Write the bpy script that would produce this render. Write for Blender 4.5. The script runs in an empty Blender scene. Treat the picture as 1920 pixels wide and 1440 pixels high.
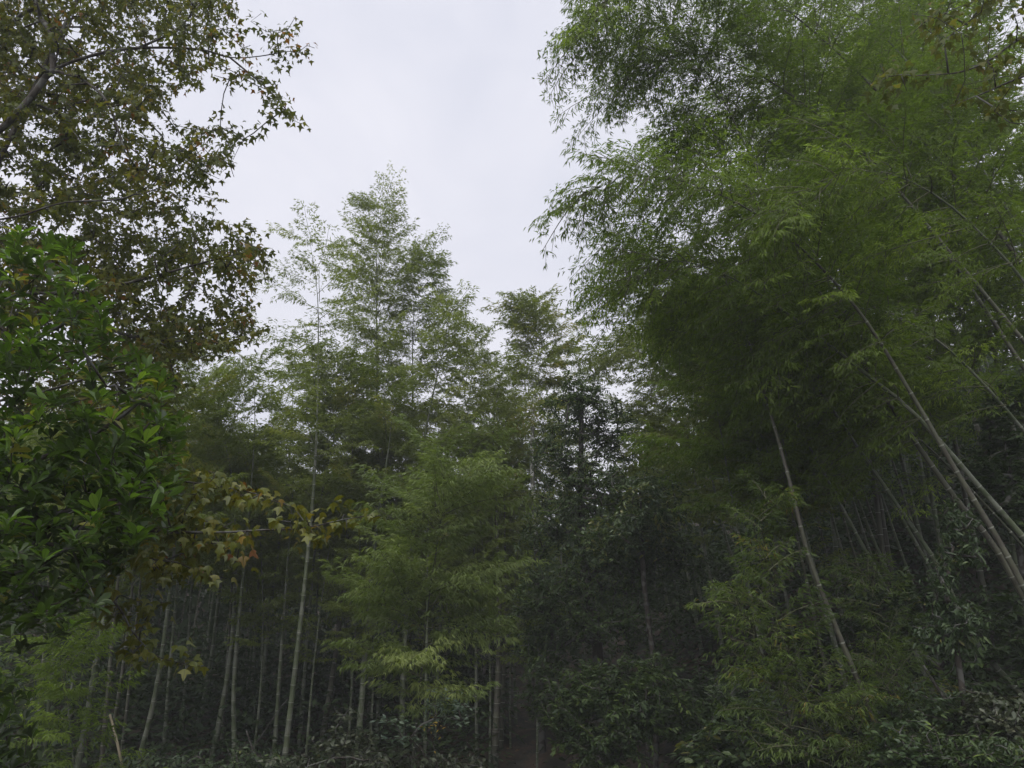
import bpy, math, random
import numpy as np

rng = np.random.default_rng(11)
random.seed(11)
PI = math.pi
scene = bpy.context.scene
C = scene.collection

# ------------------------------------------------------------------ camera
PITCH = math.radians(18.0)
FPX = 1443.0
CAMZ = 1.6
cam_d = bpy.data.cameras.new('camera')
cam_d.sensor_width = 36.0
cam_d.lens = FPX / 1920.0 * 36.0
cam_d.clip_start = 0.05
cam_d.clip_end = 2000.0
cam = bpy.data.objects.new('camera', cam_d)
C.objects.link(cam)
cam.location = (0, 0, CAMZ)
cam.rotation_euler = (PI / 2 + PITCH, 0, 0)
scene.camera = cam

# ------------------------------------------------------------------ sky, sun, exposure
SUN_EL, SUN_AZ = math.radians(60), math.radians(200)
world = bpy.data.worlds.new('World')
scene.world = world
world.use_nodes = True
nt = world.node_tree
nt.nodes.clear()
N = nt.nodes.new
L = nt.links.new
out = N('ShaderNodeOutputWorld')
bg = N('ShaderNodeBackground')
bg.inputs['Strength'].default_value = 0.1
sky = N('ShaderNodeTexSky')
sky.sky_type = 'NISHITA'
sky.sun_disc = False
sky.sun_elevation = SUN_EL
sky.sun_rotation = SUN_AZ
tc = N('ShaderNodeTexCoord')
mp = N('ShaderNodeMapping')
mp.inputs['Scale'].default_value = (1.0, 1.0, 1.7)
n1 = N('ShaderNodeTexNoise')
n1.inputs['Scale'].default_value = 3.2
n1.inputs['Detail'].default_value = 7
n1.inputs['Roughness'].default_value = 0.55
n1.inputs['Distortion'].default_value = 0.5
cr = N('ShaderNodeValToRGB')
cr.color_ramp.elements[0].position = 0.30
cr.color_ramp.elements[0].color = (0.735, 0.745, 0.84, 1)
cr.color_ramp.elements[1].position = 0.62
cr.color_ramp.elements[1].color = (0.87, 0.862, 0.935, 1)
sc10 = N('ShaderNodeVectorMath')
sc10.operation = 'SCALE'
sc10.inputs['Scale'].default_value = 5.75
mix = N('ShaderNodeMix')
mix.data_type = 'RGBA'
mix.inputs[0].default_value = 0.95
L(tc.outputs['Generated'], mp.inputs['Vector'])
L(mp.outputs['Vector'], n1.inputs['Vector'])
L(n1.outputs['Fac'], cr.inputs['Fac'])
L(cr.outputs['Color'], sc10.inputs[0])
L(sky.outputs['Color'], mix.inputs[6])
L(sc10.outputs['Vector'], mix.inputs[7])
L(mix.outputs[2], bg.inputs['Color'])
L(bg.outputs['Background'], out.inputs['Surface'])

sun_d = bpy.data.lights.new('sun', 'SUN')
sun_d.energy = 1.5
sun_d.angle = math.radians(60)
sun_d.color = (1.0, 0.97, 0.92)
sun = bpy.data.objects.new('sun', sun_d)
C.objects.link(sun)
sun.rotation_euler = (PI / 2 - SUN_EL, 0, PI - SUN_AZ)

vs = scene.view_settings
vs.view_transform = 'Standard'
vs.look = 'None'
vs.exposure = 0.95
vs.gamma = 1.0
vs.use_curve_mapping = False
cy = scene.cycles
cy.max_bounces = 8
cy.diffuse_bounces = 6
cy.glossy_bounces = 2
cy.transmission_bounces = 4
cy.volume_bounces = 0
cy.transparent_max_bounces = 4
cy.use_denoising = True
cy.use_adaptive_sampling = True
cy.adaptive_threshold = 0.025
cy.caustics_reflective = False
cy.caustics_refractive = False


# ------------------------------------------------------------------ pixel <-> world
CP, SP = math.cos(PITCH), math.sin(PITCH)


def at(px, py, d):
    r, u = (px - 960) / FPX, (720 - py) / FPX
    f, up = CP - u * SP, SP + u * CP
    return np.array([r / f * d, d, CAMZ + up / f * d])


def project(P):
    P = np.asarray(P, float)
    x, y, z = P[..., 0], P[..., 1], P[..., 2] - CAMZ
    w = y * CP + z * SP
    v = -y * SP + z * CP
    w = np.maximum(w, 1e-3)
    return 960 + FPX * x / w, 720 - FPX * v / w, w


def unit(v):
    v = np.asarray(v, float)
    return v / np.maximum(np.linalg.norm(v, axis=-1, keepdims=True), 1e-9)


# ------------------------------------------------------------------ materials
def base_mat(name):
    m = bpy.data.materials.new(name)
    m.use_nodes = True
    t = m.node_tree
    t.nodes.clear()
    o = t.nodes.new('ShaderNodeOutputMaterial')
    return m, t, o


def ramp(t, stops):
    r = t.nodes.new('ShaderNodeValToRGB')
    el = r.color_ramp.elements
    while len(el) > 1:
        el.remove(el[-1])
    el[0].position = stops[0][0]
    el[0].color = (*stops[0][1], 1)
    for p, c in stops[1:]:
        e = el.new(p)
        e.color = (*c, 1)
    return r


def leaf_mat(name, stops, trans=0.4, rough=0.5, spec=0.35, tint=(1.15, 1.25, 0.6), veins=False):
    """leaf colour picked per leaf by the attribute rnd, half of the light passes through"""
    m, t, o = base_mat(name)
    n, l = t.nodes.new, t.links.new
    a = n('ShaderNodeAttribute')
    a.attribute_name = 'rnd'
    r = ramp(t, stops)
    l(a.outputs['Fac'], r.inputs['Fac'])
    col = r.outputs['Color']
    if veins:
        uv = n('ShaderNodeUVMap')
        sx = n('ShaderNodeSeparateXYZ')
        l(uv.outputs['UV'], sx.inputs[0])
        ab = n('ShaderNodeMath'); ab.operation = 'ABSOLUTE'
        l(sx.outputs['Y'], ab.inputs[0])
        rib = n('ShaderNodeMath'); rib.operation = 'LESS_THAN'
        rib.inputs[1].default_value = 0.035
        l(ab.outputs[0], rib.inputs[0])
        # side veins: stripes that run forward from the midrib
        mm = n('ShaderNodeMath'); mm.operation = 'MULTIPLY_ADD'
        mm.inputs[1].default_value = -0.8
        l(ab.outputs[0], mm.inputs[0]); l(sx.outputs['X'], mm.inputs[2])
        fr = n('ShaderNodeMath'); fr.operation = 'MULTIPLY'
        fr.inputs[1].default_value = 8.0
        l(mm.outputs[0], fr.inputs[0])
        fq = n('ShaderNodeMath'); fq.operation = 'FRACT'
        l(fr.outputs[0], fq.inputs[0])
        sv = n('ShaderNodeMath'); sv.operation = 'LESS_THAN'
        sv.inputs[1].default_value = 0.13
        l(fq.outputs[0], sv.inputs[0])
        mxv = n('ShaderNodeMath'); mxv.operation = 'MAXIMUM'
        l(rib.outputs[0], mxv.inputs[0]); l(sv.outputs[0], mxv.inputs[1])
        sc_ = n('ShaderNodeMath'); sc_.operation = 'MULTIPLY'
        sc_.inputs[1].default_value = 0.4
        l(mxv.outputs[0], sc_.inputs[0])
        mv = n('ShaderNodeMix'); mv.data_type = 'RGBA'
        mv.inputs[7].default_value = (0.03, 0.05, 0.014, 1)
        l(sc_.outputs[0], mv.inputs[0]); l(col, mv.inputs[6])
        col = mv.outputs[2]
    p = n('ShaderNodeBsdfPrincipled')
    p.inputs['Roughness'].default_value = rough
    p.inputs['Specular IOR Level'].default_value = spec
    l(col, p.inputs['Base Color'])
    tr = n('ShaderNodeBsdfTranslucent')
    tm = n('ShaderNodeMix'); tm.data_type = 'RGBA'; tm.blend_type = 'MULTIPLY'
    tm.inputs[0].default_value = 1.0
    tm.inputs[7].default_value = (*tint, 1)
    l(col, tm.inputs[6])
    l(tm.outputs[2], tr.inputs['Color'])
    mx = n('ShaderNodeMixShader')
    mx.inputs[0].default_value = trans
    l(p.outputs[0], mx.inputs[1]); l(tr.outputs[0], mx.inputs[2])
    l(mx.outputs[0], o.inputs['Surface'])
    return m


def bark_mat(name, c0, c1, scale=12.0, stretch=0.25, rough=0.8, spots=None):
    m, t, o = base_mat(name)
    n, l = t.nodes.new, t.links.new
    tcn = n('ShaderNodeTexCoord')
    mpn = n('ShaderNodeMapping')
    mpn.inputs['Scale'].default_value = (1, 1, stretch)
    nz = n('ShaderNodeTexNoise')
    nz.inputs['Scale'].default_value = scale
    nz.inputs['Detail'].default_value = 6
    l(tcn.outputs['Object'], mpn.inputs[0]); l(mpn.outputs[0], nz.inputs['Vector'])
    stops = [(0.3, c0), (0.7, c1)]
    r = ramp(t, stops)
    l(nz.outputs['Fac'], r.inputs['Fac'])
    col = r.outputs['Color']
    if spots:
        n2 = n('ShaderNodeTexNoise')
        n2.inputs['Scale'].default_value = spots[1]
        n2.inputs['Detail'].default_value = 4
        l(tcn.outputs['Object'], n2.inputs['Vector'])
        r2 = ramp(t, [(0.5, (0, 0, 0)), (0.56, (1, 1, 1))])
        l(n2.outputs['Fac'], r2.inputs['Fac'])
        mv = n('ShaderNodeMix'); mv.data_type = 'RGBA'
        mv.inputs[7].default_value = (*spots[0], 1)
        l(r2.outputs['Color'], mv.inputs[0]); l(col, mv.inputs[6])
        col = mv.outputs[2]
    p = n('ShaderNodeBsdfPrincipled')
    p.inputs['Roughness'].default_value = rough
    p.inputs['Specular IOR Level'].default_value = 0.25
    l(col, p.inputs['Base Color'])
    bp = n('ShaderNodeBump')
    bp.inputs['Strength'].default_value = 0.4
    bp.inputs['Distance'].default_value = 0.01
    l(nz.outputs['Fac'], bp.inputs['Height']); l(bp.outputs[0], p.inputs['Normal'])
    l(p.outputs[0], o.inputs['Surface'])
    return m


M = {}
M['bam_near'] = leaf_mat('bamboo_leaf_green', [(0, (0.095, 0.145, 0.022)), (0.45, (0.14, 0.205, 0.03)), (0.8, (0.19, 0.27, 0.037)), (1, (0.27, 0.36, 0.045))], 0.5)
M['bam_mid'] = leaf_mat('bamboo_leaf_mid', [(0, (0.115, 0.15, 0.034)), (0.5, (0.165, 0.21, 0.046)), (0.85, (0.215, 0.26, 0.055)), (1, (0.28, 0.27, 0.06))], 0.5)
M['bam_pale'] = leaf_mat('bamboo_leaf_pale', [(0, (0.155, 0.19, 0.05)), (0.5, (0.21, 0.25, 0.064)), (1, (0.30, 0.32, 0.08))], 0.52)
M['bam_olive'] = leaf_mat('bamboo_leaf_olive', [(0, (0.12, 0.15, 0.038)), (0.5, (0.175, 0.21, 0.052)), (0.85, (0.22, 0.25, 0.062)), (1, (0.28, 0.24, 0.062))], 0.5)
M['bam_young'] = leaf_mat('bamboo_leaf_young', [(0, (0.14, 0.19, 0.06)), (0.5, (0.19, 0.25, 0.076)), (1, (0.26, 0.31, 0.095))], 0.42)
M['sapling'] = leaf_mat('bamboo_leaf_lime', [(0, (0.078, 0.12, 0.032)), (0.5, (0.115, 0.168, 0.042)), (0.92, (0.165, 0.22, 0.05)), (1, (0.26, 0.21, 0.05))], 0.45)
M['gum'] = leaf_mat('sweetgum_leaf_olive', [(0, (0.07, 0.095, 0.024)), (0.5, (0.11, 0.132, 0.03)), (0.82, (0.15, 0.155, 0.034)), (0.96, (0.185, 0.145, 0.036)), (1, (0.21, 0.105, 0.03))], 0.55, 0.55, 0.3, (1.2, 1.1, 0.55))
M['gum_low'] = leaf_mat('sweetgum_leaf_yellow', [(0, (0.09, 0.115, 0.018)), (0.5, (0.15, 0.17, 0.023)), (0.85, (0.21, 0.20, 0.028)), (0.95, (0.25, 0.16, 0.03)), (1, (0.22, 0.09, 0.025))], 0.45, 0.4, 0.45, (1.2, 1.05, 0.5), True)
M['ever'] = leaf_mat('evergreen_leaf_bright', [(0, (0.03, 0.05, 0.016)), (0.35, (0.05, 0.088, 0.018)), (0.7, (0.088, 0.165, 0.026)), (0.96, (0.15, 0.25, 0.036)), (1, (0.22, 0.22, 0.04))], 0.42, 0.42, 0.5, (1.3, 1.4, 0.5), True)
M['broad'] = leaf_mat('broadleaf_dark', [(0, (0.036, 0.06, 0.024)), (0.5, (0.058, 0.092, 0.03)), (0.85, (0.085, 0.13, 0.036)), (1, (0.13, 0.185, 0.042))], 0.3, 0.5, 0.3)
M['shrub'] = leaf_mat('shrub_leaf', [(0, (0.045, 0.075, 0.035)), (0.5, (0.075, 0.115, 0.045)), (0.9, (0.12, 0.165, 0.055)), (1, (0.20, 0.20, 0.06))], 0.3, 0.42, 0.5)
M['pale_shrub'] = leaf_mat('greyish_leaf', [(0, (0.045, 0.06, 0.03)), (0.5, (0.08, 0.095, 0.055)), (1, (0.145, 0.15, 0.095))], 0.25, 0.4, 0.5)
M['dim'] = leaf_mat('dim_leaf', [(0, (0.025, 0.042, 0.018)), (0.5, (0.042, 0.066, 0.025)), (0.9, (0.065, 0.095, 0.034)), (1, (0.10, 0.10, 0.04))], 0.3, 0.6, 0.2)
M['teal'] = leaf_mat('bluish_leaf', [(0, (0.07, 0.11, 0.075)), (0.5, (0.11, 0.16, 0.11)), (1, (0.17, 0.22, 0.15))], 0.3, 0.4, 0.5)
M['yellow'] = leaf_mat('yellow_leaf', [(0, (0.22, 0.16, 0.03)), (0.5, (0.34, 0.24, 0.04)), (1, (0.40, 0.22, 0.04))], 0.4)
M['fern'] = leaf_mat('fern_leaf', [(0, (0.05, 0.08, 0.035)), (0.6, (0.085, 0.125, 0.045)), (1, (0.16, 0.17, 0.06))], 0.35)
M['litter_leaf'] = leaf_mat('dead_leaf', [(0, (0.045, 0.032, 0.02)), (0.5, (0.09, 0.058, 0.035)), (1, (0.16, 0.105, 0.065))], 0.15, 0.7, 0.25)
M['culm'] = bark_mat('bamboo_culm_green', (0.06, 0.078, 0.042), (0.12, 0.14, 0.08), 3.0, 0.6, 0.5, ((0.14, 0.15, 0.115), 5.0))
M['culm_grey'] = bark_mat('bamboo_culm_grey', (0.06, 0.064, 0.044), (0.115, 0.115, 0.08), 3.0, 0.6, 0.55, ((0.075, 0.07, 0.055), 6.0))
M['culm_dark'] = bark_mat('bamboo_culm_dark', (0.03, 0.035, 0.022), (0.06, 0.065, 0.04), 3.0, 0.6, 0.6)
M['node'] = bark_mat('bamboo_node_bloom', (0.19, 0.20, 0.16), (0.30, 0.31, 0.26), 20.0, 1.0, 0.7)
M['twig'] = bark_mat('bamboo_twig', (0.07, 0.08, 0.04), (0.14, 0.14, 0.08), 20.0, 1.0)
M['bark'] = bark_mat('dark_bark', (0.025, 0.022, 0.018), (0.07, 0.06, 0.05), 25.0, 0.35, 0.85, ((0.10, 0.10, 0.09), 9.0))
M['pale_bark'] = bark_mat('pale_bark', (0.45, 0.45, 0.43), (0.68, 0.68, 0.66), 6.0, 0.8, 0.7, ((0.14, 0.14, 0.12), 5.0))
M['deadstick'] = bark_mat('dead_bamboo', (0.24, 0.20, 0.13), (0.38, 0.33, 0.23), 8.0, 0.3, 0.6)


# ------------------------------------------------------------------ mesh collecting
class MB:
    def __init__(self):
        self.v, self.t, self.q, self.mt, self.mq, self.r, self.uv = [], [], [], [], [], [], []
        self.n = 0

    def add(self, v, tris=None, quads=None, mi=0, rnd=0.5, uv=None):
        v = np.asarray(v, float).reshape(-1, 3)
        k = len(v)
        self.v.append(v)
        self.r.append(np.broadcast_to(np.asarray(rnd, float), (k,)).copy())
        self.uv.append(np.zeros((k, 2)) if uv is None else np.asarray(uv, float))
        if tris is not None and len(tris):
            tr = np.asarray(tris, np.int64) + self.n
            self.t.append(tr)
            self.mt.append(np.full(len(tr), mi))
        if quads is not None and len(quads):
            qd = np.asarray(quads, np.int64) + self.n
            self.q.append(qd)
            self.mq.append(np.full(len(qd), mi))
        self.n += k

    def tube(self, pts, rad, sides=6, mi=0, cap=True):
        pts = np.asarray(pts, float)
        rad = np.broadcast_to(np.asarray(rad, float), (len(pts),))
        T = unit(np.gradient(pts, axis=0))
        ref = np.array([0.0, 0.0, 1.0]) if abs(T[0][2]) < 0.9 else np.array([1.0, 0, 0])
        U = np.zeros_like(pts)
        u = unit(np.cross(T[0], ref))
        for i in range(len(pts)):
            u = unit(u - T[i] * np.dot(u, T[i]))
            U[i] = u
        V = np.cross(T, U)
        a = np.arange(sides) * 2 * PI / sides
        ring = U[:, None, :] * np.cos(a)[None, :, None] + V[:, None, :] * np.sin(a)[None, :, None]
        v = pts[:, None, :] + ring * rad[:, None, None]
        n = len(pts)
        i = np.arange(n - 1)[:, None] * sides
        j = np.arange(sides)[None, :]
        j2 = (j + 1) % sides
        q = np.stack([i + j, i + j2, i + sides + j2, i + sides + j], -1).reshape(-1, 4)
        tr = None
        if cap:
            k = np.arange(1, sides - 1)
            tr = np.concatenate([np.stack([0 * k, k + 1, k], -1), (n - 1) * sides + np.stack([0 * k, k, k + 1], -1)])
        self.add(v.reshape(-1, 3), tr, q, mi)

    def leaves(self, tpl, b, d, nr, ln, wd, rnd, mi=0):
        """tpl: (verts u,v,z ; tris) - u along the leaf 0..1, v across -0.5..0.5 of its width, z fold/curl in lengths"""
        tv, tt = tpl
        b, d, nr = np.asarray(b, float), unit(d), np.asarray(nr, float)
        k = len(b)
        if k == 0:
            return
        s = unit(np.cross(d, nr))
        nn = np.cross(s, d)
        ln = np.broadcast_to(np.asarray(ln, float), (k,))
        wd = np.broadcast_to(np.asarray(wd, float), (k,))
        v = (b[:, None, :] + d[:, None, :] * (tv[None, :, 0, None] * ln[:, None, None])
             + s[:, None, :] * (tv[None, :, 1, None] * wd[:, None, None])
             + nn[:, None, :] * (tv[None, :, 2, None] * ln[:, None, None]))
        m = len(tv)
        tris = (tt[None] + (np.arange(k) * m)[:, None, None]).reshape(-1, 3)
        r = np.repeat(np.broadcast_to(np.asarray(rnd, float), (k,)), m)
        uv = np.tile(tv[:, :2], (k, 1))
        self.add(v.reshape(-1, 3), tris, None, mi, r, uv)

    def mesh(self, name, mats, smooth=False):
        me = bpy.data.meshes.new(name)
        v = np.concatenate(self.v)
        t = np.concatenate(self.t) if self.t else np.zeros((0, 3), np.int64)
        q = np.concatenate(self.q) if self.q else np.zeros((0, 4), np.int64)
        me.vertices.add(len(v))
        me.vertices.foreach_set('co', v.astype(np.float32).ravel())
        idx = np.concatenate([t.ravel(), q.ravel()]).astype(np.int32)
        me.loops.add(len(idx))
        me.loops.foreach_set('vertex_index', idx)
        tot = np.concatenate([np.full(len(t), 3), np.full(len(q), 4)]).astype(np.int32)
        st = np.concatenate([[0], np.cumsum(tot)[:-1]]).astype(np.int32)
        me.polygons.add(len(tot))
        me.polygons.foreach_set('loop_start', st)
        me.polygons.foreach_set('loop_total', tot)
        mi = np.concatenate([*self.mt, *self.mq]).astype(np.int32)
        me.polygons.foreach_set('material_index', mi)
        if smooth:
            me.polygons.foreach_set('use_smooth', np.ones(len(tot), bool))
        at_ = me.attributes.new('rnd', 'FLOAT', 'POINT')
        at_.data.foreach_set('value', np.concatenate(self.r).astype(np.float32))
        uvs = np.concatenate(self.uv)
        if np.any(uvs):
            ul = me.uv_layers.new(name='UVMap')
            ul.data.foreach_set('uv', uvs[idx].astype(np.float32).ravel())
        for m in mats:
            me.materials.append(m)
        me.update(calc_edges=True)
        return me

    def build(self, name, mats, parent=None, smooth=False, kind=None):
        o = bpy.data.objects.new(name, self.mesh(name, mats, smooth))
        C.objects.link(o)
        if parent is not None:
            o.parent = parent
            o.matrix_parent_inverse.identity()
            o.location = -np.array(parent.location)
        if kind:
            o['kind'] = kind
        return o


def thing(name, label, cat, loc, group=None):
    o = bpy.data.objects.new(name, None)
    C.objects.link(o)
    o.location = tuple(float(a) for a in loc)
    o.empty_display_size = 0.2
    o['label'] = label
    o['category'] = cat
    if group:
        o['group'] = group
    return o


def copy_thing(src, loc, rotz, scl, label, group):
    r = src.copy()
    C.objects.link(r)
    r.location = tuple(float(a) for a in loc)
    r.rotation_euler = (0, 0, rotz)
    r.scale = (scl, scl, scl)
    r['label'] = label
    if group:
        r['group'] = group
    for ch in list(src.children):
        c = ch.copy()
        C.objects.link(c)
        c.parent = r
    return r


# ------------------------------------------------------------------ leaf outlines
def T_(v, t):
    return np.array(v, float), np.array(t, np.int64)


BAM2 = T_([(0, 0, 0), (.36, .5, .05), (1, 0, -.10), (.36, -.5, .05)], [(0, 2, 1), (0, 3, 2)])
BAM4 = T_([(0, 0, 0), (.22, .5, .02), (.22, -.5, .02), (.62, .36, -.02), (.62, -.36, -.02), (1, 0, -.16)],
          [(0, 2, 1), (1, 2, 4), (1, 4, 3), (3, 4, 5)])
ELL = T_([(0, 0, 0), (.32, .5, .06), (.72, .36, .02), (1, 0, -.08), (.72, -.36, .02), (.32, -.5, .06)],
         [(0, 2, 1), (0, 3, 2), (0, 4, 3), (0, 5, 4)])


def obovate(curl=.12, fold=.10, lite=False):
    rows = [(0, .03), (.14, .16), (.32, .6), (.5, .9), (.66, 1.0), (.82, .78), (.93, .40), (1, .03)]
    if lite:
        rows = [(0, .03), (.3, .55), (.65, 1.0), (.88, .6), (1, .03)]
    v, t = [], []
    for u, w in rows:
        z = -curl * u * u
        v += [(u, w / 2, z + fold * w * .5), (u, 0, z), (u, -w / 2, z + fold * w * .5)]
    for i in range(len(rows) - 1):
        a, b = i * 3, i * 3 + 3
        t += [(a, a + 1, b + 1), (a, b + 1, b), (a + 1, a + 2, b + 2), (a + 1, b + 2, b + 1)]
    return T_(v, t)


def gumleaf(curl=.18, fold=.12, twist=0.0):
    half = [(.06, .27), (.33, .56), (.43, .21), (.68, .15)]
    pts = [(0, 0)] + half + [(1, 0)] + [(u, -w) for u, w in half[::-1]]
    v = [(.26, 0, 0)]
    for u, w in pts:
        v.append((u, w, -curl * u * u - fold * abs(w) + twist * w * u))
    k = len(pts)
    t = [(0, 1 + (i + 1) % k, 1 + i) for i in range(k)]
    return T_(v, t)


def gum_lite(curl, fold, twist):
    pts = [(0, 0), (.33, .56), (.44, .2), (1, 0), (.44, -.2), (.33, -.56)]
    v = [(.22, 0, 0)] + [(u, w, -curl * u * u - fold * abs(w) + twist * w * u) for u, w in pts]
    return T_(v, [(0, 1 + (i + 1) % 6, 1 + i) for i in range(6)])


GUM_LITE = [gum_lite(.16, .14, 0), gum_lite(.30, .25, .2), gum_lite(.05, .38, -.2), gum_lite(.40, .05, .15)]
OBO_LITE = [obovate(.10, .10, True), obovate(.20, .14, True), obovate(.02, .20, True)]
OBO = [obovate(.10, .10), obovate(.20, .14), obovate(.02, .20)]
GUM = [gumleaf(.16, .14), gumleaf(.30, .25, .2), gumleaf(.05, .38, -.2), gumleaf(.40, .05, .15)]


# ------------------------------------------------------------------ terrain
def sstep(a, b, x):
    t = np.clip((x - a) / (b - a), 0, 1)
    return t * t * (3 - 2 * t)


def gz(x, y):
    x, y = np.asarray(x, float), np.asarray(y, float)
    h = np.interp(y, [-30, -3, 3, 6, 9, 13, 18, 30, 45, 70, 120, 260], [0, 0, -.05, -.6, -1.6, -1.5, 0.0, 1.4, 3.6, 8.0, 12.0, 22.0])
    xb = 1.9 - .13 * np.clip(y - 9, 0, 10) + .25 * np.clip(4 - y, 0, 6)
    e = x - xb
    b = .55 * np.where(e > 0, e * e / (e + .6), 0)
    b = np.where(b > 7, 7 + (b - 7) * .3, b)
    e2 = -x - 9
    h = h + b + .25 * np.where(e2 > 0, e2, 0) * sstep(4, 12, y)
    h = h + .10 * np.sin(1.7 * x + .8 * y) * np.sin(1.3 * y - .5 * x) + .04 * np.sin(4.1 * x) * np.sin(3.7 * y + 1)
    return h


def build_ground():
    xs = np.unique(np.concatenate([np.linspace(-90, -22, 18), np.linspace(-22, 26, 110), np.linspace(26, 90, 18)]))
    ys = np.unique(np.concatenate([np.linspace(-25, 2, 16), np.linspace(2, 36, 90), np.linspace(36, 120, 24)]))
    X, Y = np.meshgrid(xs, ys)
    Z = gz(X, Y) + rng.normal(0, .015, X.shape)
    nx, ny = len(xs), len(ys)
    v = np.stack([X, Y, Z], -1).reshape(-1, 3)
    i = (np.arange(ny - 1)[:, None] * nx + np.arange(nx - 1)[None, :]).ravel()
    q = np.stack([i, i + 1, i + nx + 1, i + nx], -1)
    mb = MB()
    mb.add(v, None, q)
    m, t, o = base_mat('forest_floor')
    n, l = t.nodes.new, t.links.new
    tcn = n('ShaderNodeTexCoord')
    nz = n('ShaderNodeTexNoise'); nz.inputs['Scale'].default_value = 2.3; nz.inputs['Detail'].default_value = 9
    l(tcn.outputs['Object'], nz.inputs['Vector'])
    n2 = n('ShaderNodeTexVoronoi'); n2.inputs['Scale'].default_value = 14
    l(tcn.outputs['Object'], n2.inputs['Vector'])
    r = ramp(t, [(.3, (.014, .013, .009)), (.46, (.026, .026, .016)), (.56, (.05, .036, .024)), (.66, (.065, .044, .03)), (.78, (.022, .03, .014))])
    l(nz.outputs['Fac'], r.inputs['Fac'])
    r2 = ramp(t, [(0, (.55, .5, .45)), (1, (1.3, 1.2, 1.1))])
    l(n2.outputs['Color'], r2.inputs['Fac'])
    mx = n('ShaderNodeMix'); mx.data_type = 'RGBA'; mx.blend_type = 'MULTIPLY'; mx.inputs[0].default_value = 1
    l(r.outputs[0], mx.inputs[6]); l(r2.outputs[0], mx.inputs[7])
    p = n('ShaderNodeBsdfPrincipled'); p.inputs['Roughness'].default_value = .9
    l(mx.outputs[2], p.inputs['Base Color'])
    bp = n('ShaderNodeBump'); bp.inputs['Strength'].default_value = .7; bp.inputs['Distance'].default_value = .05
    l(nz.outputs['Fac'], bp.inputs['Height']); l(bp.outputs[0], p.inputs['Normal'])
    l(p.outputs[0], o.inputs['Surface'])
    g = mb.build('ground', [m], None, True, 'structure')
    g['label'] = 'brown forest floor with fallen leaves rising into a bank and hill'


build_ground()


# ------------------------------------------------------------------ bamboo
def make_spray(length, leaf, dens, flat, tpl_rng):
    """one bamboo branch along +X: twigs in a fan, leaves in small hanging bunches"""
    R = tpl_rng
    segs, B, D, NR, LN = [], [], [], [], []
    k = 6
    s = np.linspace(0, 1, k)
    main = np.stack([s * length, .05 * length * np.sin(s * 3 + R.uniform(0, 6)), length * (.10 * s - .20 * s ** 2.2)], -1)
    segs.append((main, .006 * (1 - .75 * s) + .0012))
    nsub = max(6, int(length * 13 * dens))

    def bunch(p, d, n):
        for j in range(n):
            ang = (j - (n - 1) / 2) * R.uniform(.45, .75) + R.normal(0, .15)
            c, s_ = math.cos(ang), math.sin(ang)
            dd = np.array([d[0] * c - d[1] * s_, d[0] * s_ + d[1] * c, d[2] - R.uniform(.1, .75)])
            nn = np.array([R.normal(0, .45), R.normal(0, .45), 1.0])
            B.append(p + R.normal(0, .006, 3)); D.append(dd); NR.append(nn)
            LN.append(leaf * R.uniform(.65, 1.25))

    for i in range(nsub):
        f = (i + R.uniform(.2, .8)) / nsub
        f = .12 + .88 * f
        p0 = np.array([np.interp(f, s, main[:, a]) for a in range(3)])
        side = 1 if i % 2 else -1
        az = side * R.uniform(.5, 1.1)
        el = R.normal(.12, .30 if not flat else .2)
        sl = length * .42 * (1.05 - .65 * f) * R.uniform(.7, 1.2) + .05
        dv = np.array([math.cos(az) * math.cos(el), math.sin(az) * math.cos(el), math.sin(el)])
        m = max(3, int(sl / .034 * dens))
        tt = np.linspace(0, 1, 2)
        path = p0 + dv * (tt * sl)[:, None] + np.array([0, 0, -.16 * sl]) * (tt ** 2)[:, None]
        segs.append((path, .0022 * (1 - .6 * tt) + .0006))
        for j in range(m):
            g = (j + R.uniform(.1, .9)) / m
            pp = p0 + dv * sl * g + np.array([0, 0, -.16 * sl]) * g * g
            sd = 1 if (j + i) % 2 else -1
            a2 = az + sd * R.uniform(.3, .9)
            d2 = np.array([math.cos(a2), math.sin(a2), R.normal(-.05, .25)])
            tw = R.uniform(.01, .06)
            bunch(pp + d2 * tw, d2, R.integers(2, 5))
    bunch(main[-1], np.array([1.0, 0, -.2]), 4)
    tw, tm = MB(), MB()
    tm.tube(*segs[0], 3, cap=False)
    for pth, rd in segs[:1] + segs[1::2]:
        tw.tube(pth, rd, 3, cap=False)
    cat = lambda m: (np.concatenate(m.v), np.concatenate(m.q))
    return dict(tw=cat(tw), tm=cat(tm), B=np.array(B), D=np.array(D), N=np.array(NR), L=np.array(LN), len=length)


_tr = np.random.default_rng(5)
SPR = {False: {}, True: {}}
for flat in (False, True):
    for ln_ in (.35, .6, .9, 1.2, 1.6):
        SPR[flat][ln_] = [make_spray(ln_, .095, 1.0, flat, _tr) for _ in range(4)]


def catmull(P, n=10):
    P = np.asarray(P, float)
    Q = np.vstack([2 * P[0] - P[1], P, 2 * P[-1] - P[-2]])
    outp = []
    for i in range(1, len(Q) - 2):
        t = np.linspace(0, 1, n, endpoint=False)[:, None]
        a, b, c, d = Q[i - 1], Q[i], Q[i + 1], Q[i + 2]
        outp.append(.5 * (2 * b + (c - a) * t + (2 * a - 5 * b + 4 * c - d) * t ** 2 + (3 * b - a - 3 * c + d) * t ** 3))
    outp.append(Q[-2][None])
    return np.concatenate(outp)


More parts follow.
